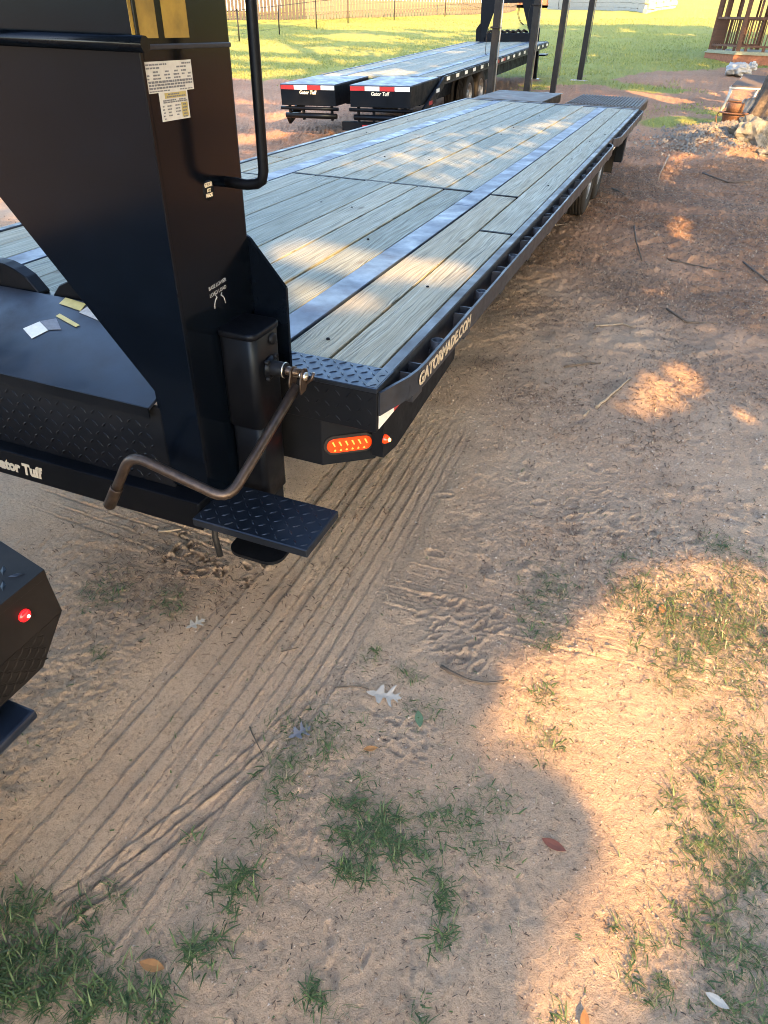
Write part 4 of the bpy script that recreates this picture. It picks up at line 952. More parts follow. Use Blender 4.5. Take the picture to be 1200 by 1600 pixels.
# rusty fire pot
px_, py_ = .74, 16.75; z = Tz(px_, py_)
fp = empty('fire_pot', (px_, py_, z)); tag(fp, 'rusty iron fire pot with a wide rim on the gravel heap', 'fire pot')
MB().lathe([(.001, .0), (.17, .0), (.19, .03), (.19, .20), (.205, .21), (.205, .24), (.18, .25), (.17, .10), (.001, .08)], 28, Matrix.Translation((px_, py_, z - .02))).build('bowl', M['rust'], fp)
MB().lathe([(.19, .245), (.27, .255), (.275, .27), (.19, .275), (.185, .245)], 28, Matrix.Translation((px_, py_, z - .02))).build('rim', M['rust'], fp)
MB().lathe([(.13, .27), (.15, .27), (.155, .42), (.14, .43), (.13, .27)], 24, Matrix.Translation((px_ + .0, py_ + .05, z - .02))).build('collar', M['rust'], fp)
MB().tube([(px_ - .27, py_ - .03, z + .25), (px_ - .31, py_ - .06, z + .16), (px_ - .27, py_ - .1, z + .05), (px_ - .20, py_ - .12, z)], .012, 6).build('bail', M['rust'], fp)
# stones
st = [((1.02, 14.72), (.32, .24, .26), 'large mossy grey boulder at the foot of the gravel heap'), ((1.42, 15.2), (.20, .17, .16), 'pale stone at the right edge beside the leaning pole'), ((1.28, 14.1), (.14, .10, .08), 'small pale stone in front of the large boulder'), ((1.18, 15.75), (.15, .13, .13), 'grey stone between the boulder and the fire pot')]
for k, ((x, y), r, lb) in enumerate(st):
    o = blob('stone', M['rock'], (x, y, Tz(x, y) + r[2] * .35), r, 20 + k, .32, 1.9, 4 if k == 0 else 3); tag(o, lb, 'stone', 'stones by the gravel heap')
po = MB().tube([(1.24, 15.85, Tz(1.24, 15.85) - .03), (1.42, 15.92, .95), (1.60, 16.0, 1.75)], [.034, .03, .028], 8).build('leaning_pole', M['stick2']); tag(po, 'pale wooden pole leaning at the right edge', 'pole')
# gravel heap: loose stones
def scatter_stones(n, fx, fy, r0, r1, name, mat, label, cat, seed):
    g = np.random.default_rng(seed)
    base = np.array([(1, 0, 0), (-.5, .87, 0), (-.5, -.87, 0), (0, 0, .9), (.3, .3, .6)], float); fa = np.array([(0, 1, 4), (1, 3, 4), (1, 2, 3), (2, 0, 3), (0, 4, 3)])
    x = fx(g, n); y = fy(g, n); r = g.uniform(r0, r1, n) ** 1.0; a = g.uniform(0, 6.28, n); s = g.uniform(.6, 1.3, (n, 3))
    V = base[None] * s[:, None] * r[:, None, None]
    ca, sa = np.cos(a)[:, None], np.sin(a)[:, None]
    Vx = V[..., 0] * ca - V[..., 1] * sa; Vy = V[..., 0] * sa + V[..., 1] * ca
    P = np.stack([Vx + x[:, None], Vy + y[:, None], V[..., 2] + T(x, y)[:, None] - .1 * r[:, None]], -1).reshape(-1, 3)
    Fc = (fa[None] + 5 * np.arange(n)[:, None, None]).reshape(-1, 3)
    me = np_mesh(name, P, Fc, mat); o = bpy.data.objects.new(name, me); col.objects.link(o); tag(o, label, cat, kind='stuff'); return o
scatter_stones(2600, lambda g, n: g.normal(.62, .55, n), lambda g, n: g.normal(15.35, .75, n), .012, .05, 'gravel', M['gravel'], 'heap of loose pale gravel by the fire pot', 'gravel', 3)

# ------------------------------------------------------------------ far fences, houses, retaining wall
def fence_run(pts, h, w, gap, parent, mats, name='board'):
    P = [Vector((*p, 0)) for p in pts]; mes = {}
    for mk_ in mats:
        m = MB(); m.prism([(-w / 2, 0, 0), (w / 2, 0, 0), (w / 2, 0, h - .04), (w / 2 - .03, 0, h), (-w / 2 + .03, 0, h), (-w / 2, 0, h - .04)], (0, .02, 0)); me = bpy.data.meshes.new(name); m.bm.to_mesh(me); m.bm.free(); me.materials.append(M[mk_]); mes[mk_] = me
    pl = WM[parent.name].translation; s_tot = 0
    for a, b in zip(P, P[1:]):
        d = b - a; L = d.length; n = int(L / (w + gap)); ang = math.atan2(d.y, d.x)
        for k in range(n):
            p = a + d * ((k + .5) / n); zz = Tz(p.x, p.y); s_tot += L / n
            share(name, mes[mats[0] if s_tot < 8.5 else mats[-1]], parent, (p.x - pl.x, p.y - pl.y, zz - pl.z - .03 + random.uniform(-.03, .03)), (0, random.uniform(-.012, .012), ang))
        q = [a + Vector((0, 0, Tz(a.x, a.y))), b + Vector((0, 0, Tz(b.x, b.y)))]
        for hh in (.35, 1.45):
            m = MB(); m.tube([q[0] + Vector((0, .06, hh)), q[1] + Vector((0, .06, hh))], .04, 4); m.build('rail', M[mats[-1]], parent)
wf = empty('board_fence', onT(-23.2, 47.2)); tag(wf, 'weathered upright board fence along the back of the lawn', 'fence')
fence_run([(-31, 42.4), (-27, 44.6), (-23.2, 47.2), (-19.4, 50.7), (-16.1, 54.1), (-14.2, 60.0), (-15.5, 68)], 1.85, .17, .045, wf, ['fence_dark', 'fence'])
cf = empty('wire_fence', onT(-20.8, 41.8)); tag(cf, 'low dark wire fence with thin posts in front of the board fence', 'fence')
cp = [(-20.7, 29.5), (-20.74, 33.5), (-20.9, 37.7), (-20.8, 41.8), (-20.2, 44.8), (-18.6, 48.2), (-16.4, 51.6), (-13.8, 55.2)]
for (x, y) in cp:
    z = Tz(x, y); MB().tube([(x, y, z - .1), (x, y, z + 1.25)], .032, 6).build('fence_post', M['post'], cf)
for hh in (1.2, .9, .6, .3):
    MB().tube([(x, y, Tz(x, y) + hh) for x, y in cp], .012 if hh > 1 else .005, 5).build('fence_wire', M['post'], cf)
rw = empty('retaining_wall', onT(-6.5, 57.8)); tag(rw, 'low pale stacked retaining wall at the top of the lawn', 'wall')
wp = [(-13.5, 71.5), (-10.0, 64.5), (-6.5, 57.8), (-4.1, 52.6), (-2.7, 56.8)]
for a, b in zip(wp, wp[1:]):
    a = Vector((*a, 0)); b = Vector((*b, 0)); d = b - a; n = max(2, int(d.length / 1.1)); ang = math.atan2(d.y, d.x)
    z0 = Tz((a.x + b.x) / 2, (a.y + b.y) / 2)
    for r_ in range(3):
        for k in range(n):
            p = a + d * ((k + (.5 if r_ % 2 else .35)) / n); z = Tz(p.x, p.y) - .1 + r_ * .26
            mm = Matrix.Translation((p.x, p.y, z)) @ Matrix.Rotation(ang, 4, 'Z'); L = d.length / n
            MB().box(-L / 2 + .01, L / 2 - .01, -.12, .12, 0, .25, bev=.012, mat=mm).build('block', M['concrete'] if a.x < -5 else M['block'], rw)
def house(name, label, cx, cy, w, d, h, ang, wall, parts):
    z = Tz(cx, cy) - .1; mm = Matrix.Translation((cx, cy, z)) @ Matrix.Rotation(ang, 4, 'Z'); e = empty(name, mat=mm); tag(e, label, 'house')
    MB().box(-w / 2, w / 2, -d / 2, d / 2, 0, h).build('wall', wall, e, local=True)
    m = MB(); m.prism([(-w / 2 - .4, -d / 2 - .4, h + .002), (-w / 2 - .4, 0, h + 2.0), (-w / 2 - .4, d / 2 + .4, h + .002)], (w + .8, 0, 0)); m.build('roof', M['roof'], e, local=True)
    for k in range(parts):
        x = -w / 2 + w * (k + .5) / parts
        wd = MB().box(x - .5, x + .5, -d / 2 - .03, -d / 2 - .003, 1.0, 2.2).build('window', M['glass'], e, local=True)
        fm = MB(); fm.box(x - .57, x - .501, -d / 2 - .05, -d / 2 - .004, .93, 2.27); fm.box(x + .501, x + .57, -d / 2 - .05, -d / 2 - .004, .93, 2.27); fm.box(x - .5, x + .5, -d / 2 - .05, -d / 2 - .004, 2.201, 2.27); fm.box(x - .5, x + .5, -d / 2 - .05, -d / 2 - .004, .93, .999); fm.build('frame', M['house'], wd, local=True)
    return e
house('house', 'white sided house behind the fence at the top left', -36, 53, 12, 8, 3.0, R(28), M['house'], 4)
hb = house('house', 'brown brick house above the retaining wall at the top', -11.5, 82, 18, 9, 3.4, R(-6), M['brick'], 6)
for k in range(8): MB().box(-8.6 + k * 2.4, -8.4 + k * 2.4, -6.2, -6.0, 0, 3.0).build('porch_post', M['house'], hb, local=True)
MB().box(-8.8, 8.8, -6.3, -4.51, 3.0, 3.2).build('porch_roof', M['house'], hb, local=True)

# ------------------------------------------------------------------ foliage helpers
def leaf_cards(P, size, g, name, mat, elong=1.7):
    n = len(P); a = g.normal(size=(n, 3)); a /= np.linalg.norm(a, axis=1)[:, None]; b = np.cross(a, g.normal(size=(n, 3))); b /= np.linalg.norm(b, axis=1)[:, None]
    s = (size * g.uniform(.6, 1.3, n))[:, None]; a = a * s * elong * .5; b = b * s * .5
    V = np.stack([P - a, P - a * .1 + b, P + a, P - a * .1 - b], 1).reshape(-1, 3)
    F = np.arange(4 * n).reshape(n, 4); t = np.repeat(np.clip(.5 + g.normal(0, .25, n), 0, 1), 4)
    return np_mesh(name, V, F, mat, t)
def add(name, me, parent):
    o = bpy.data.objects.new(name, me); col.objects.link(o); o.parent = parent; o.matrix_parent_inverse = WM[parent.name].inverted(); WM[o.name] = Matrix.Identity(4); return o
# shrub behind the gazebo rail
g = np.random.default_rng(5); sc = np.array([4.3, 38.2, Tz(4.3, 38.2) + 1.5])
P = sc + g.normal(size=(1500, 3)) * np.array([.9, .8, .75]) * (1 + .4 * np.sin(g.uniform(0, 6, (1500, 1)) * 3)) * .6
sb = empty('shrub', (4.3, 38.2, Tz(4.3, 38.2))); tag(sb, 'leafy shrub behind the gazebo railing at the right edge', 'shrub')
add('foliage', leaf_cards(P, .16, g, 'foliage', M['lawn']), sb)
for k in range(5): MB().tube([(4.3, 38.2, Tz(4.3, 38.2) - .05), (4.3 + random.uniform(-.5, .5), 38.2 + random.uniform(-.4, .4), sc[2] + .4)], [.03, .01], 6).build('stem', M['bark'], sb)
# big tree whose flared trunk stands at the right edge
tr = empty('oak_tree', onT(1.62, 16.7)); tag(tr, 'thick dark tree trunk leaning at the right edge behind the gravel heap', 'tree')
def trunk(path, rad, nseg=22, ridg=.13, seed=0):
    m = MB(); bm = m.bm; rings = []
    P = [Vector(p) for p in path]
    for i, p in enumerate(P):
        t = (P[min(i + 1, len(P) - 1)] - P[max(i - 1, 0)]).normalized(); u = t.cross(Vector((0, 1, 0))).normalized(); w = t.cross(u)
        rings.append([bm.verts.new(p + (u * math.cos(a) + w * math.sin(a)) * rad[i] * (1 + ridg * math.sin(a * 9 + .4 * i) * .5 + ridg * float(vn(a * 3, i * .7, seed)))) for a in [2 * math.pi * k / nseg for k in range(nseg)]])
    for a, b in zip(rings, rings[1:]):
        for k in range(nseg): f = bm.faces.new((a[k], a[(k + 1) % nseg], b[(k + 1) % nseg], b[k])); f.smooth = True
    bm.faces.new(rings[-1]); return m
zt = Tz(1.6, 16.7)
trunk([(1.28, 17.0, zt - .2), (1.31, 17.0, zt + .05), (1.38, 17.0, zt + .35), (1.48, 17.0, zt + .8), (1.66, 17.0, zt + 1.6), (1.95, 16.9, zt + 3), (2.3, 17.0, zt + 5)], [.52, .44, .34, .29, .27, .24, .20], 40, .22, 3).build('trunk', M['bark'], tr)
for (dx, dy, dz) in ((2, 1, 3), (-1.5, 1.6, 3.2), (1, -1.6, 3.4)): MB().tube([(2.2, 17.0, zt + 4.6), (2.2 + dx * .5, 17 + dy * .5, zt + 6.2), (2.2 + dx, 17 + dy, zt + 4.6 + dz)], [.16, .10, .03], 8).build('limb', M['bark'], tr)
g = np.random.default_rng(8); P = np.array([2.6, 17.3, zt + 7.6]) + g.normal(size=(5200, 3)) * np.array([1.9, 1.7, 1.3])
P = P[vn(P[:, 0] * .9 + P[:, 2] * .5, P[:, 1] * .9 + P[:, 2] * .3, 4) > -.35]
add('crown', leaf_cards(P, .26, g, 'crown', M['crown']), tr)

# ------------------------------------------------------------------ unseen trees added to cast the shade: crowns shaped to leave the sun patches open
OPEN = [  # outlines of the wanted sun patches, kept clear of leaf shade
 [(0.17, 2.36), (0.5, 2.63), (0.81, 2.68), (0.73, 1.38), (0.54, 1.11), (0.47, 0.94), (0.39, 0.77), (0.37, 0.63), (0.09, 0.56), (0.1, 0.61), (0.13, 0.83), (0.22, 1.01), (0.24, 1.14), (0.18, 1.25), (0.08, 1.3), (-0.04, 1.33), (-0.12, 1.19), (-0.18, 1.25), (-0.15, 1.73), (0.02, 1.92)],
 [(-20, -5), (-20.1, -5), (-20, -5.1)],
 [(-0.11, 3.74), (0.06, 4.4), (0.32, 4.92), (0.54, 4.51), (0.44, 4.08), (0.19, 3.79)],
 [(0.58, 4.14), (0.89, 4.57), (0.85, 4.0), (0.65, 3.83)],
 [(-0.12, 6.5), (0.16, 6.75), (0.19, 6.1), (-0.03, 5.91)],
 [(-0.25, 9.05), (0.06, 9.41), (0.18, 7.9), (-0.03, 7.55)],
 [(0.33, 9.58), (0.89, 10.15), (0.83, 9.15), (0.37, 9.01)],
 [(-0.33, 13.98), (-0.0, 13.83), (0.01, 11.4), (-0.26, 11.51)],
 [(-2.77, 1.91), (-2.53, 1.96), (-2.48, 1.71), (-2.49, 1.64)],
 [(-0.5, 16.83), (0.34, 18.35), (0.53, 15.76), (0.0, 14.78)],
 [(-3.03, 22.74), (-0.29, 23.63), (-0.24, 21.96), (-1.56, 20.37), (-1.3, 21.74)],
 [(-0.65, 23.15), (0.49, 25.91), (0.84, 18.89), (0.31, 18.13)],
 [(-14.87, 23.35), (-13.45, 25.34), (-12.45, 23.91), (-13.69, 21.47)],
 [(-7.83, 12.16), (-7.35, 13.91), (-6.93, 13.39), (-7.38, 11.44)],
 [(-8.8, 15.45), (-7.19, 17.07), (-6.61, 16.47), (-8.28, 14.52)],
 [(-16.1, 23.3), (-30, 26), (-38, 62), (-16, 62), (-11.0, 42.7), (-11.1, 38.9), (-12.5, 32.9), (-13.0, 27.0)],
 [(-16, 50), (-11.5, 51.2), (-8, 50.9), (-3.3, 50.3), (-2.2, 48.1), (6, 48.6), (6, 90), (-40, 90)],
 [(-3.07, 4.54), (-3.14, 4.89), (-2.63, 4.87), (-2.25, 4.87), (-2.12, 4.86), (-2.11, 4.65), (-2.22, 4.4), (-2.47, 4.43), (-2.81, 4.48)],
 [(-2.79, 4.24), (-2.76, 4.33), (-2.3, 4.25), (-2.31, 4.15), (-2.37, 4.03), (-2.48, 4.03), (-2.63, 3.98)],
 [(-3.91, 6.68), (-3.67, 7.8), (-3.84, 8.7), (-3.33, 9.7), (-2.9, 11.01), (-2.55, 10.88), (-2.63, 8.2), (-2.69, 7.24), (-2.65, 6.52), (-2.85, 6.53), (-3.38, 6.84)],
 [(-2.61, 8.63), (-2.61, 10.85), (-2.54, 12.93), (-2.85, 12.7), (-2.87, 10.66), (-2.68, 8.17)]]
def inside(x, y, poly):
    r = np.zeros(len(x), bool); n = len(poly)
    for i in range(n):
        x0, y0 = poly[i]; x1, y1 = poly[(i + 1) % n]
        c = (y0 > y) != (y1 > y); xi = x0 + (y - y0) * (x1 - x0) / ((y1 - y0) if y1 != y0 else 1e-9); r ^= c & (x < xi)
    return r
def add_shade_trees():
    g = np.random.default_rng(21)
    spots = [(7.0, -9.5), (11.0, -4.0), (7.5, 1.0), (12.5, 5.5), (9.0, 11.0), (14.0, 17.0)]
    N = 190000
    qy = g.uniform(-.6, 50.5, N); qx = g.uniform(-30, 3, N)
    keep = (qx > -(3.4 + .62 * qy)) & (qx < 1.6 + .04 * qy)
    lit = np.zeros(N, bool)
    for pi, p in enumerate(OPEN[:-2]):
        for dx, dy in ((0, 0),) if 1 < pi < 9 else ((0, 0), (.14, 0), (-.14, 0), (0, .18), (0, -.18), (.1, .12), (-.1, -.12)): lit |= inside(qx + dx, qy + dy, p)
    soft = inside(qx, qy, OPEN[-2]) | inside(qx, qy, OPEN[-1]); lit |= soft & (g.uniform(0, 1, N) < .90)
    sz = np.clip(.15 + .008 * qy, .15, .45)
    streak = fbm(qx * .35 + .2 * qy, qy * 1.1, .55, 3, 66); lit &= ~((qy > 24) & (qy < 47) & (qx < -8) & (streak > .22))
    dens = np.clip(1.2 * np.exp(-qy / 14), .34, 1)
    keep &= ~lit & (g.uniform(0, 1, N) < dens)
    gaps = fbm(qx, qy * .8, .9, 2, 55); keep &= ~((gaps > .80) & (qy > 14))
    qx, qy, sz = qx[keep], qy[keep], sz[keep]
    # extra fine leaves placed to shade the near ground and the deck
    N2 = 120000; ax = g.uniform(-6.0, 2.0, N2); ay = g.uniform(-.6, 13, N2); k2 = np.zeros(N2, bool)
    for pi, p in enumerate(OPEN[:-2]):
        for dx, dy in ((0, 0),) if 1 < pi < 9 else ((0, 0), (.08, 0), (-.08, 0), (0, .09), (0, -.09)): k2 |= inside(ax + dx, ay + dy, p)
    k2 |= (inside(ax, ay, OPEN[-2]) | inside(ax, ay, OPEN[-1])) & (g.uniform(0, 1, N2) < .90)
    k2 = ~k2; qx = np.concatenate([qx, ax[k2]]); qy = np.concatenate([qy, ay[k2]]); sz = np.concatenate([sz, np.full(k2.sum(), .085)])
    # small sprays that trim the edges of the three cleanest openings
    for p in (OPEN[0], OPEN[17], OPEN[18]):
        n_ = len(p)
        for i in range(n_):
            e0 = np.array(p[i]); e1 = np.array(p[(i + 1) % n_]); L = np.linalg.norm(e1 - e0); m_ = int(L * 1500) + 5
            nn = np.array([-(e1 - e0)[1], (e1 - e0)[0]]) / max(L, 1e-6); c = e0 + (e1 - e0) * g.uniform(0, 1, (m_, 1)) + nn * g.uniform(-.15, .15, (m_, 1))
            o_ = ~inside(c[:, 0], c[:, 1], p); o_ &= ~inside(c[:, 0] , c[:, 1], OPEN[0])
            qx = np.concatenate([qx, c[o_, 0]]); qy = np.concatenate([qy, c[o_, 1]]); sz = np.concatenate([sz, np.full(o_.sum(), .045)])
    lx = np.where(qy < 12, g.uniform(4.6, 8.5, len(qx)), g.uniform(5.5, 15, len(qx))); t = (qx - lx) / AZ[0]
    ly = qy - AZ[1] * t; lz = T(qx, qy) * 0 + t * math.tan(SUN_EL)  # leaves set back along the sun from the shade they must cast
    P = np.stack([lx, ly, lz], 1)
    owner = np.argmin(np.stack([(lx - s[0]) ** 2 + (ly - s[1]) ** 2 for s in spots], 1), 1)
    names = ['nearest the truck', 'second from the truck', 'abreast of the viewpoint', 'fourth from the truck', 'beside the gravel heap', 'farthest from the truck']
    for k, (sx, sy) in enumerate(spots):
        Q = P[owner == k]; S = sz[owner == k]
        if len(Q) < 50: continue
        e = empty('shade_tree', (sx, sy, Tz(sx, sy))); tag(e, f'unseen tall tree added outside the right edge to cast shade, {names[k]}', 'tree', 'unseen trees added for shade along the right side')
        top = Q[:, 2].max()
        MB().tube([(sx, sy, -.2), (sx + .1, sy, top * .3), (sx - .1, sy + .2, top * .6), (sx, sy, top * .95)], [.38, .30, .18, .04], 12).build('trunk', M['bark'], e)
        for j in range(10):
            q = Q[g.integers(len(Q))]; h0 = min(q[2] * .75, top * .8)
            MB().tube([(sx, sy, h0), ((sx + q[0]) / 2, (sy + q[1]) / 2, (h0 + q[2]) / 2 + .3), tuple(q)], [.10, .06, .015], 6).build('limb', M['bark'], e)
        me = leaf_cards(Q, S, g, 'crown', M['crown'], 1.5); add('crown', me, e)
add_shade_trees()

# ------------------------------------------------------------------ ground height of the built sheet, for things lying on it
from mathutils.bvhtree import BVHTree
def ground_z_fn():
    me = GROUND.data; n = len(me.vertices); co = np.empty(n * 3, np.float32); me.vertices.foreach_get('co', co); co = co.reshape(-1, 3)
    # rows have constant y: locate the row by bisection, then the column inside it
    ys, start = np.unique(co[:, 1], return_index=True); nc = int(np.diff(start).max())
    C = co.reshape(-1, nc, 3); rows = C[:, 0, 1]
    def f(x, y):
        x = np.atleast_1d(np.asarray(x, float)); y = np.atleast_1d(np.asarray(y, float)); i = np.clip(np.searchsorted(rows, y) - 1, 0, len(rows) - 2)
        out = np.empty(len(x)); t = (y - rows[i]) / (rows[i + 1] - rows[i])
        # inner columns are evenly spaced in each row
        def row(ii):
            x0 = C[ii, 9, 0]; x1 = C[ii, nc - 10, 0]; u = np.clip((x - x0) / (x1 - x0), 0, 1) * (nc - 19) + 9; a = np.clip(np.floor(u).astype(int), 0, nc - 2); fr = u - a
            return C[ii, a, 2] * (1 - fr) + C[ii, a + 1, 2] * fr
        return row(i) * (1 - t) + row(i + 1) * t
    return f
GZ = ground_z_fn()

# ------------------------------------------------------------------ grass tufts, lawn, litter
TUFT = [(-0.99, 0.33, 0.193, 0.11), (-0.99, 0.24, 0.12, 0.069), (-0.8, 0.32, 0.1, 0.056), (-1.11, 0.39, 0.093, 0.057), (-0.65, 0.65, 0.08, 0.053), (-0.64, 0.49, 0.074, 0.047), (-0.68, 0.35, 0.082, 0.049), (-0.63, 1.14, 0.13, 0.12), (-0.69, 1.01, 0.07, 0.064), (-0.4, 0.93, 0.102, 0.082), (-0.28, 0.91, 0.1, 0.081), (-0.13, 1.03, 0.102, 0.086), (-0.13, 0.85, 0.063, 0.049), (-0.07, 0.73, 0.037, 0.027), (-0.31, 0.5, 0.048, 0.031), (-0.35, 0.8, 0.064, 0.048), (-0.08, 1.15, 0.061, 0.057), (0.03, 1.42, 0.077, 0.077), (-0.0, 1.61, 0.062, 0.069), (-0.04, 1.83, 0.066, 0.075), (-0.08, 2.13, 0.096, 0.127), (-0.09, 1.94, 0.069, 0.087), (0.29, 2.22, 0.143, 0.179), (0.42, 2.16, 0.185, 0.245), (0.58, 2.32, 0.168, 0.219), (0.69, 2.17, 0.139, 0.175), (0.43, 1.96, 0.11, 0.132), (0.55, 2.73, 0.073, 0.101), (0.68, 2.57, 0.103, 0.141), (0.61, 1.65, 0.121, 0.13), (0.67, 1.58, 0.094, 0.099), (0.57, 1.37, 0.104, 0.102), (0.52, 1.24, 0.1, 0.091), (0.64, 1.21, 0.097, 0.089), (0.55, 1.04, 0.093, 0.081), (0.64, 0.99, 0.102, 0.088), (0.37, 0.93, 0.046, 0.039), (0.41, 0.82, 0.057, 0.045), (0.6, 0.86, 0.086, 0.064), (-1.7, 1.4, 0.088, 0.097), (-1.43, 1.48, 0.069, 0.08), (-1.51, 1.17, 0.033, 0.035), (-0.36, 1.36, 0.05, 0.05), (-0.45, 1.5, 0.042, 0.04), (-0.61, 1.52, 0.032, 0.034), (-0.91, 0.52, 0.049, 0.031), (-0.65, 0.94, 0.068, 0.057), (-0.64, 0.8, 0.048, 0.038), (0.43, 1.35, 0.053, 0.048), (0.52, 1.52, 0.094, 0.09), (-0.1, 0.57, 0.041, 0.028), (0.21, 0.69, 0.027, 0.018), (0.43, 1.82, 0.053, 0.059), (0.19, 2.49, 0.02, 0.035), (0.28, 2.38, 0.022, 0.022), (-0.82, 0.72, 0.015, 0.01), (0.56, 2.12, 0.133, 0.162), (0.64, 1.9, 0.079, 0.097), (-0.44, 1.02, 0.061, 0.054), (-0.25, 1.04, 0.05, 0.043), (-0.05, 1.0, 0.05, 0.042)]
GREEN = {0: .9, 1: 1, 2: 1, 3: .6, 4: 1, 5: .9, 6: 1, 9: .9, 10: .9, 11: .6, 12: .9, 13: 1, 14: .9, 15: .9, 22: .5, 23: .55, 24: .5, 25: .5, 56: .5, 7: .45, 8: .4}
def blades(x, y, z, L, wd, lean, az, tint, name, mat, label, cat, seg=3):
    n = len(x); k = np.linspace(0, 1, seg + 1)
    dx, dy = np.cos(az), np.sin(az); V = np.zeros((n, seg + 1, 2, 3))
    for j, t in enumerate(k):
        th = lean * (.55 + .75 * t)                     # bends over towards the tip
        r = L * t; hx = r * np.sin(th); hz = r * np.cos(th); ww = wd * (1 - t) ** .7 * (.7 + .5 * t)
        for s_, sg_ in ((0, -1), (1, 1)):
            V[:, j, s_, 0] = x + dx * hx - dy * ww * .5 * sg_; V[:, j, s_, 1] = y + dy * hx + dx * ww * .5 * sg_; V[:, j, s_, 2] = z + np.maximum(hz, .001) - .002
    V = V.reshape(-1, 3); base = np.arange(n) * (seg + 1) * 2
    F = np.concatenate([np.stack([base + 2 * j, base + 2 * j + 1, base + 2 * j + 3, base + 2 * j + 2], 1) for j in range(seg)], 0)
    me = np_mesh(name, V, F, mat, np.repeat(tint, (seg + 1) * 2)); o = bpy.data.objects.new(name, me); col.objects.link(o); tag(o, label, cat, kind='stuff'); return o
def tufts():
    g = np.random.default_rng(31); X = []; Y = []; TN = []; LL = []
    for i, (x, y, rx, ry) in enumerate(TUFT):
        area = math.pi * rx * ry; n = int(min(1500, area * 1e4 * (1.2 if i < 4 or 30 < i < 39 else 1.1 if GREEN.get(i, 0) >= .9 else .55))) + 14
        # several crowns in each patch so that blades spray out of common points
        nc = max(2, int(area * 1e4 / 9)); cx = g.normal(x, rx * .55, nc); cy = g.normal(y, ry * .55, nc)
        j = g.integers(nc, size=n); X.append(cx[j] + g.normal(0, .010, n)); Y.append(cy[j] + g.normal(0, .010, n))
        gr = GREEN.get(i, .5); t = np.where(g.uniform(0, 1, n) < gr, g.uniform(0, .7, n), g.uniform(.6, 1, n)); TN.append(t); LL.append(g.uniform(.014, .052, n) * (1.1 if gr > .7 else .85) * (1.15 if 21 < i < 27 or i == 56 else 1))
    DX, DY = [], []
    for i, (x, y, rx, ry) in enumerate(TUFT):
        n = int(min(900, math.pi * rx * ry * 1e4 * .8)) + 10; DX.append(g.normal(x, rx * .75, n)); DY.append(g.normal(y, ry * .75, n))
    DX = np.concatenate(DX); DY = np.concatenate(DY); n = len(DX)
    blades(DX, DY, GZ(DX, DY) + .001, g.uniform(.012, .055, n), g.uniform(.0010, .0026, n), np.clip(g.normal(1.42, .10, n), 1.1, 1.52), g.uniform(0, 6.283, n), np.clip(g.normal(.82, .16, n), .3, 1), 'dead_grass', M['blade'], 'flattened dry grass around the green tufts', 'grass', 3)
    n = 1500; X.append(g.uniform(-1.6, 1.0, n)); Y.append(g.uniform(.3, 3.2, n)); TN.append(g.uniform(.4, 1, n)); LL.append(g.uniform(.008, .03, n))
    X = np.concatenate(X); Y = np.concatenate(Y); TN = np.concatenate(TN); LL = np.concatenate(LL); n = len(X)
    blades(X, Y, GZ(X, Y), LL, np.where(TN < .6, g.uniform(.0028, .0072, n), g.uniform(.0012, .0035, n)), np.clip(g.normal(1.12, .30, n), .3, 1.5), g.uniform(0, 6.283, n), TN, 'grass_tufts', M['blade'], 'scattered tufts of crabgrass on the bare soil', 'grass', 4)
tufts()
def lawn():
    g = np.random.default_rng(32); n = 150000
    y = 16 + 34 * g.uniform(0, 1, n) ** 1.25; x = g.uniform(-1, 1, n) * (3.0 + .34 * y) - .30 * y
    edge = fbm(x, y, .22, 3, 101); e2 = fbm(x, y, 1.1, 3, 105)
    lw = sg((y - (24.2 + 3.6 * sg((x + 6.5) / .8) + .10 * np.clip(-x - 4, 0, 8) + 1.2 * np.clip(x, -4, 1) + 3.0 * edge + 1.5 * e2)) / .9)
    pt = .8 * np.exp(-((x - .2) / 1.6) ** 2 - ((y - 19.3) / 1.6) ** 2) + .9 * np.exp(-((x + .2) / 1.1) ** 2 - ((y - 17.4) / .9) ** 2)
    k = g.uniform(.25, 1.0, n) < np.clip(lw + pt * .7, 0, 1); x, y = x[k], y[k]; n = len(x)
    blades(x, y, T(x, y), g.uniform(.04, .11, n), g.uniform(.010, .028, n), np.clip(g.normal(.7, .3, n), .1, 1.4), g.uniform(0, 6.283, n), np.clip(g.normal(.5, .25, n) + .25 * vn(x * .7, y * .7, 9), 0, 1), 'lawn_grass', M['lawn'], 'mown green lawn rising behind the trailers', 'grass', 2)
lawn()
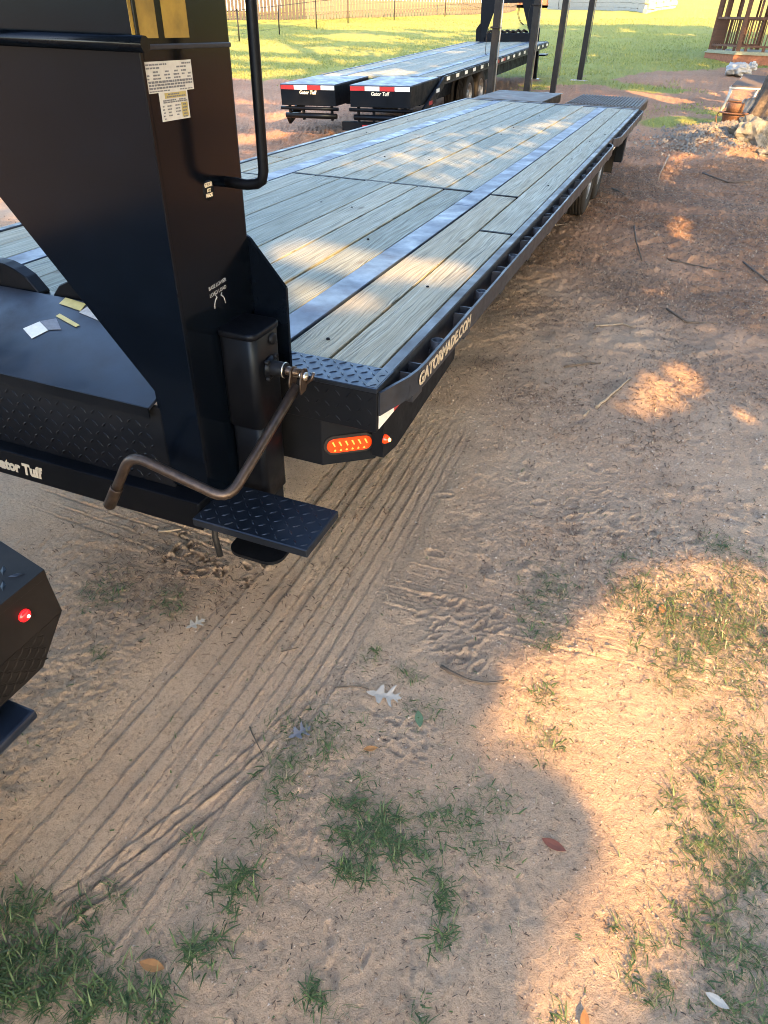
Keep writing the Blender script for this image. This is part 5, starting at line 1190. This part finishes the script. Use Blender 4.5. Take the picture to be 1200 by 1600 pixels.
def litter():
    g = np.random.default_rng(33)
    def cards(x, y, L, wd, tint, lift):
        n = len(x); a = g.uniform(0, 6.283, n); ca, sa = np.cos(a), np.sin(a); z = GZ(x, y) + .0015
        tl = g.normal(0, .35, n); V = np.zeros((n, 6, 3))
        for j, (u, v, w) in enumerate(((-.5, -.35, 0), (-.5, .35, 0), (0, .5, 1), (0, -.5, 1), (.5, .2, .3), (.5, -.2, .3))):
            V[:, j, 0] = x + ca * L * u - sa * wd * v; V[:, j, 1] = y + sa * L * u + ca * wd * v; V[:, j, 2] = z + lift * w + np.abs(tl) * L * (u + .5) * .35
        b = np.arange(n) * 6; F = np.concatenate([np.stack([b, b + 3, b + 2, b + 1], 1), np.stack([b + 3, b + 5, b + 4, b + 2], 1)], 0)
        return V.reshape(-1, 3), F, np.repeat(tint, 6)
    n = 125000; y = 1.8 + 14 * g.uniform(0, 1, n) ** 1.25; x = -1.3 + g.uniform(0, 1, n) * (2.15 + .07 * y)
    side = g.uniform(0, 1, n) < .2; x = np.where(side, g.uniform(-9, -3, n), x); y = np.where(side, g.uniform(5, 18, n), y)
    k = (fbm(x, y, 1.3, 3, 120) * .8 + g.normal(0, .4, n)) > (.65 - .85 * sstep(2.6, 7.0, y)); x, y = x[k], y[k]; n = len(x)
    A = cards(x, y, g.uniform(.006, .030, n) * (.8 + .09 * y), g.uniform(.002, .008, n) * (.8 + .10 * y), np.clip(g.normal(.55, .32, n), 0, 1), g.uniform(.002, .012, n))
    n = 7500; x = g.uniform(-1.8, 1.0, n); y = g.uniform(.3, 2.6, n); k = (np.abs(x + 1.0) > .3) | (g.uniform(0, 1, n) < .12); x, y = x[k], y[k]; n = len(x)
    Bc = cards(x, y, g.uniform(.004, .016, n), g.uniform(.0015, .004, n), np.clip(g.normal(.4, .3, n), 0, 1), g.uniform(.0005, .003, n))
    n = 900; x = g.normal(-1.5, .25, n); y = g.normal(1.58, .16, n)
    Cc = cards(x, y, g.uniform(.008, .03, n), g.uniform(.002, .006, n), np.clip(g.normal(.35, .25, n), 0, 1), g.uniform(.001, .006, n))
    off = 0; Vs, Fs, Ts = [], [], []
    for v, f, t in (A, Bc, Cc): Vs.append(v); Fs.append(f + off); Ts.append(t); off += len(v)
    me = np_mesh('leaf_litter', np.concatenate(Vs), np.concatenate(Fs), M['litter'], np.concatenate(Ts)); o = bpy.data.objects.new('leaf_litter', me); col.objects.link(o); tag(o, 'dark crumbs of bark and leaf litter on the bare soil', 'litter', kind='stuff')
litter()
def crumbs(n, fx, fy, r0, r1, seed):
    g = np.random.default_rng(seed); x = fx(g, n); y = fy(g, n); r = (r0 + (r1 - r0) * g.uniform(0, 1, n) ** 4) * (.7 + .25 * y); z = GZ(x, y)
    base = np.array([(1, 0, 0), (-.5, .87, 0), (-.5, -.87, 0), (0, 0, .9)], float); fa = np.array([(0, 1, 3), (1, 2, 3), (2, 0, 3)]); s = g.uniform(.6, 1.3, (n, 4, 3)); a = g.uniform(0, 6.28, n); ca, sa = np.cos(a)[:, None], np.sin(a)[:, None]
    V = base[None] * s * r[:, None, None]; P = np.stack([V[..., 0] * ca - V[..., 1] * sa + x[:, None], V[..., 0] * sa + V[..., 1] * ca + y[:, None], V[..., 2] + z[:, None] - .0008], -1).reshape(-1, 3)
    me = np_mesh('soil_crumbs', P, (fa[None] + 4 * np.arange(n)[:, None, None]).reshape(-1, 3), M['crumb'], np.repeat(np.clip(g.normal(.55, .25, n), 0, 1), 4)); o = bpy.data.objects.new('soil_crumbs', me); col.objects.link(o); tag(o, 'loose crumbs of dry soil beside the tyre tracks', 'soil', kind='stuff')
M['crumb'] = multi('dry_soil_crumb', [(0, (.10, .07, .05)), (.35, (.28, .195, .135)), (.7, (.44, .32, .225)), (1, (.56, .45, .35))], 0, .95)
crumbs(60000, lambda g, n: np.where(g.uniform(0, 1, n) < .72, g.uniform(-.75, 1.05, n), g.uniform(-2.2, -.6, n)), lambda g, n: .3 + 3.6 * g.uniform(0, 1, n) ** 1.3, .0009, .0062, 77)

# ------------------------------------------------------------------ single leaves and sticks
def leaf(name, mat, x, y, L, ang, outline, label, curl=.12, group='dead leaves on the soil'):
    e = empty(name, (x, y, float(GZ(x, y)[0]))); tag(e, label, 'leaf', group)
    z = float(GZ(x, y)[0]) + .006; ca, sa = math.cos(ang), math.sin(ang); m = MB(); bm = m.bm
    def pt(u, v): return (x + (ca * u - sa * v) * L, y + (sa * u + ca * v) * L, z + curl * L * (v * v * 1.6 + .25 * u * u))
    mid = [bm.verts.new(pt(u, 0)) for u in np.linspace(-.5, .5, len(outline))]
    for sgn in (1, -1):
        o = [bm.verts.new(pt(u, sgn * v)) for u, v in outline]
        for k in range(len(outline) - 1):
            try: bm.faces.new((mid[k], mid[k + 1], o[k + 1], o[k]) if sgn < 0 else (mid[k], o[k], o[k + 1], mid[k + 1]))
            except ValueError: pass
    b = m.build('blade', mat, e); b.modifiers.new('s', 'SOLIDIFY').thickness = .0008
    MB().tube([pt(-.50, 0), pt(-.62, .02), pt(-.78, .06)], [.0012, .001, .0008], 5).build('stalk', M['stick2'], e)
    return e
OAK = [(-.50, .01), (-.40, .07), (-.30, .10), (-.20, .08), (-.13, .30), (-.05, .36), (-.02, .30), (.02, .09), (.10, .08), (.24, .36), (.34, .42), (.30, .30), (.26, .12), (.34, .08), (.50, .20), (.44, .08), (.56, .01)]
OVAL = [(-.5, .01), (-.4, .09), (-.25, .17), (-.05, .21), (.15, .19), (.32, .12), (.44, .05), (.5, .005)]
leaf('oak_leaf', M['leaf_grey'], -.505, 1.375, .115, R(10), OAK, 'large pale lobed oak leaf lying right of the tyre tracks', .18)
leaf('oak_leaf', M['leaf_slate'], -.70, 1.14, .075, R(55), OAK, 'slate grey curled oak leaf beside the tyre tracks', .25)
leaf('oak_leaf', M['leaf_grey'], -1.28, 1.41, .075, R(60), OAK, 'small pale oak leaf on the left of the tyre tracks', .2)
leaf('fallen_leaf', M['leaf_red'], .125, 1.085, .070, R(-8), OVAL, 'dark red oval leaf on the sand at the lower right', .2)
leaf('fallen_leaf', M['leaf_orange'], -.465, 1.17, .045, R(30), OVAL, 'curled rust brown leaf at the edge of a grass patch', .5)
leaf('fallen_leaf', M['leaf_green'], -.36, 1.33, .065, R(-65), OVAL, 'folded green leaf below the large oak leaf', .4)
leaf('fallen_leaf', M['leaf_orange'], .35, 2.19, .06, R(80), OVAL, 'bright orange leaf among the sunlit grass', .3)
leaf('fallen_leaf', M['leaf_orange'], -.72, .42, .065, R(10), OVAL, 'folded tan leaf in the grass at the bottom left', .45)
leaf('fallen_leaf', M['leaf_grey'], .55, .86, .055, R(-15), OVAL, 'pale curled leaf in the shaded grass at the bottom right', .4)
leaf('fallen_leaf', M['leaf_orange'], .265, .70, .05, R(100), OVAL, 'yellow and red leaf in the sun at the bottom edge', .4)
def stick(pts, r, label, mat='stick', lift=.006):
    P = []
    for i, (x, y) in enumerate(pts): P.append((x, y, float(GZ(x, y)[0]) + r + lift * (i % 2)))
    Q = []
    for a, b in zip(P, P[1:]):
        for t in (0, .33, .66): Q.append(tuple(a[k] + (b[k] - a[k]) * t + (random.uniform(-1, 1) * r * .5 if k < 2 else 0) for k in range(3)))
    Q.append(P[-1])
    o = MB().tube(Q, [r * (1 - .55 * k / len(Q)) for k in range(len(Q))], 7).build('twig', M[mat]); tag(o, label, 'twig', 'twigs on the ground'); return o
stick([(-.36, 1.57), (-.27, 1.545), (-.20, 1.56), (-.13, 1.60)], .0065, 'dark bent twig at the edge of the big sun patch')
stick([(-.66, 1.35), (-.60, 1.375), (-.56, 1.385)], .0028, 'thin brown twig beside the large oak leaf')
stick([(-.86, 1.10), (-.80, 1.05), (-.76, 1.02)], .0022, 'thin twig lying across the tyre tracks')
stick([(-.92, 1.42), (-.87, 1.46)], .0022, 'short dark twig in the middle of the tyre tracks')
stick([(-.30, 8.1), (-.22, 7.5), (-.12, 7.05)], .010, 'long dark stick beside the trailer wheels')
stick([(-.80, 10.7), (-.66, 10.2), (-.55, 9.9)], .012, 'dark stick on the ground beyond the trailer wheels')
stick([(.18, 5.8), (.34, 5.55), (.56, 5.65)], .009, 'dark curved stick on the reddish soil at the right')
stick([(.10, 7.2), (.35, 7.15), (.62, 7.05)], .009, 'dark stick lying crosswise in the right litter')
stick([(.35, 12.5), (.72, 12.0), (1.05, 12.1)], .012, 'long twig in front of the gravel heap')
stick([(.78, 7.4), (1.0, 6.9), (1.15, 6.7)], .009, 'slanting dark twig at the right edge of the yard')
stick([(-1.35, 7.75), (-1.12, 7.9), (-.98, 8.0)], .009, 'pale twig under the trailer rail before the wheels', 'stick2')
stick([(-.40, 4.35), (-.26, 4.45), (-.18, 4.52)], .007, 'thin dark twig left of the small sun patch')
stick([(-.12, 3.84), (-.06, 4.02), (.03, 4.36)], .011, 'pale peeled stick along the edge of the small sun patch', 'stick2')
stick([(-.17, 3.70), (-.15, 3.78)], .008, 'short pale stick end below the small sun patch', 'stick2')
stick([(-.22, 13.6), (-.24, 12.6), (-.25, 11.6)], .012, 'long pale strip of wood beyond the trailer', 'stick2')
stick([(-1.75, 1.82), (-1.66, 1.86)], .006, 'pale bark sliver on the soil under the lower beam', 'stick2')
stick([(-.30, 5.2), (-.12, 5.35), (-.02, 5.3)], .008, 'bleached twig in the litter beside the trailer', 'stick2')
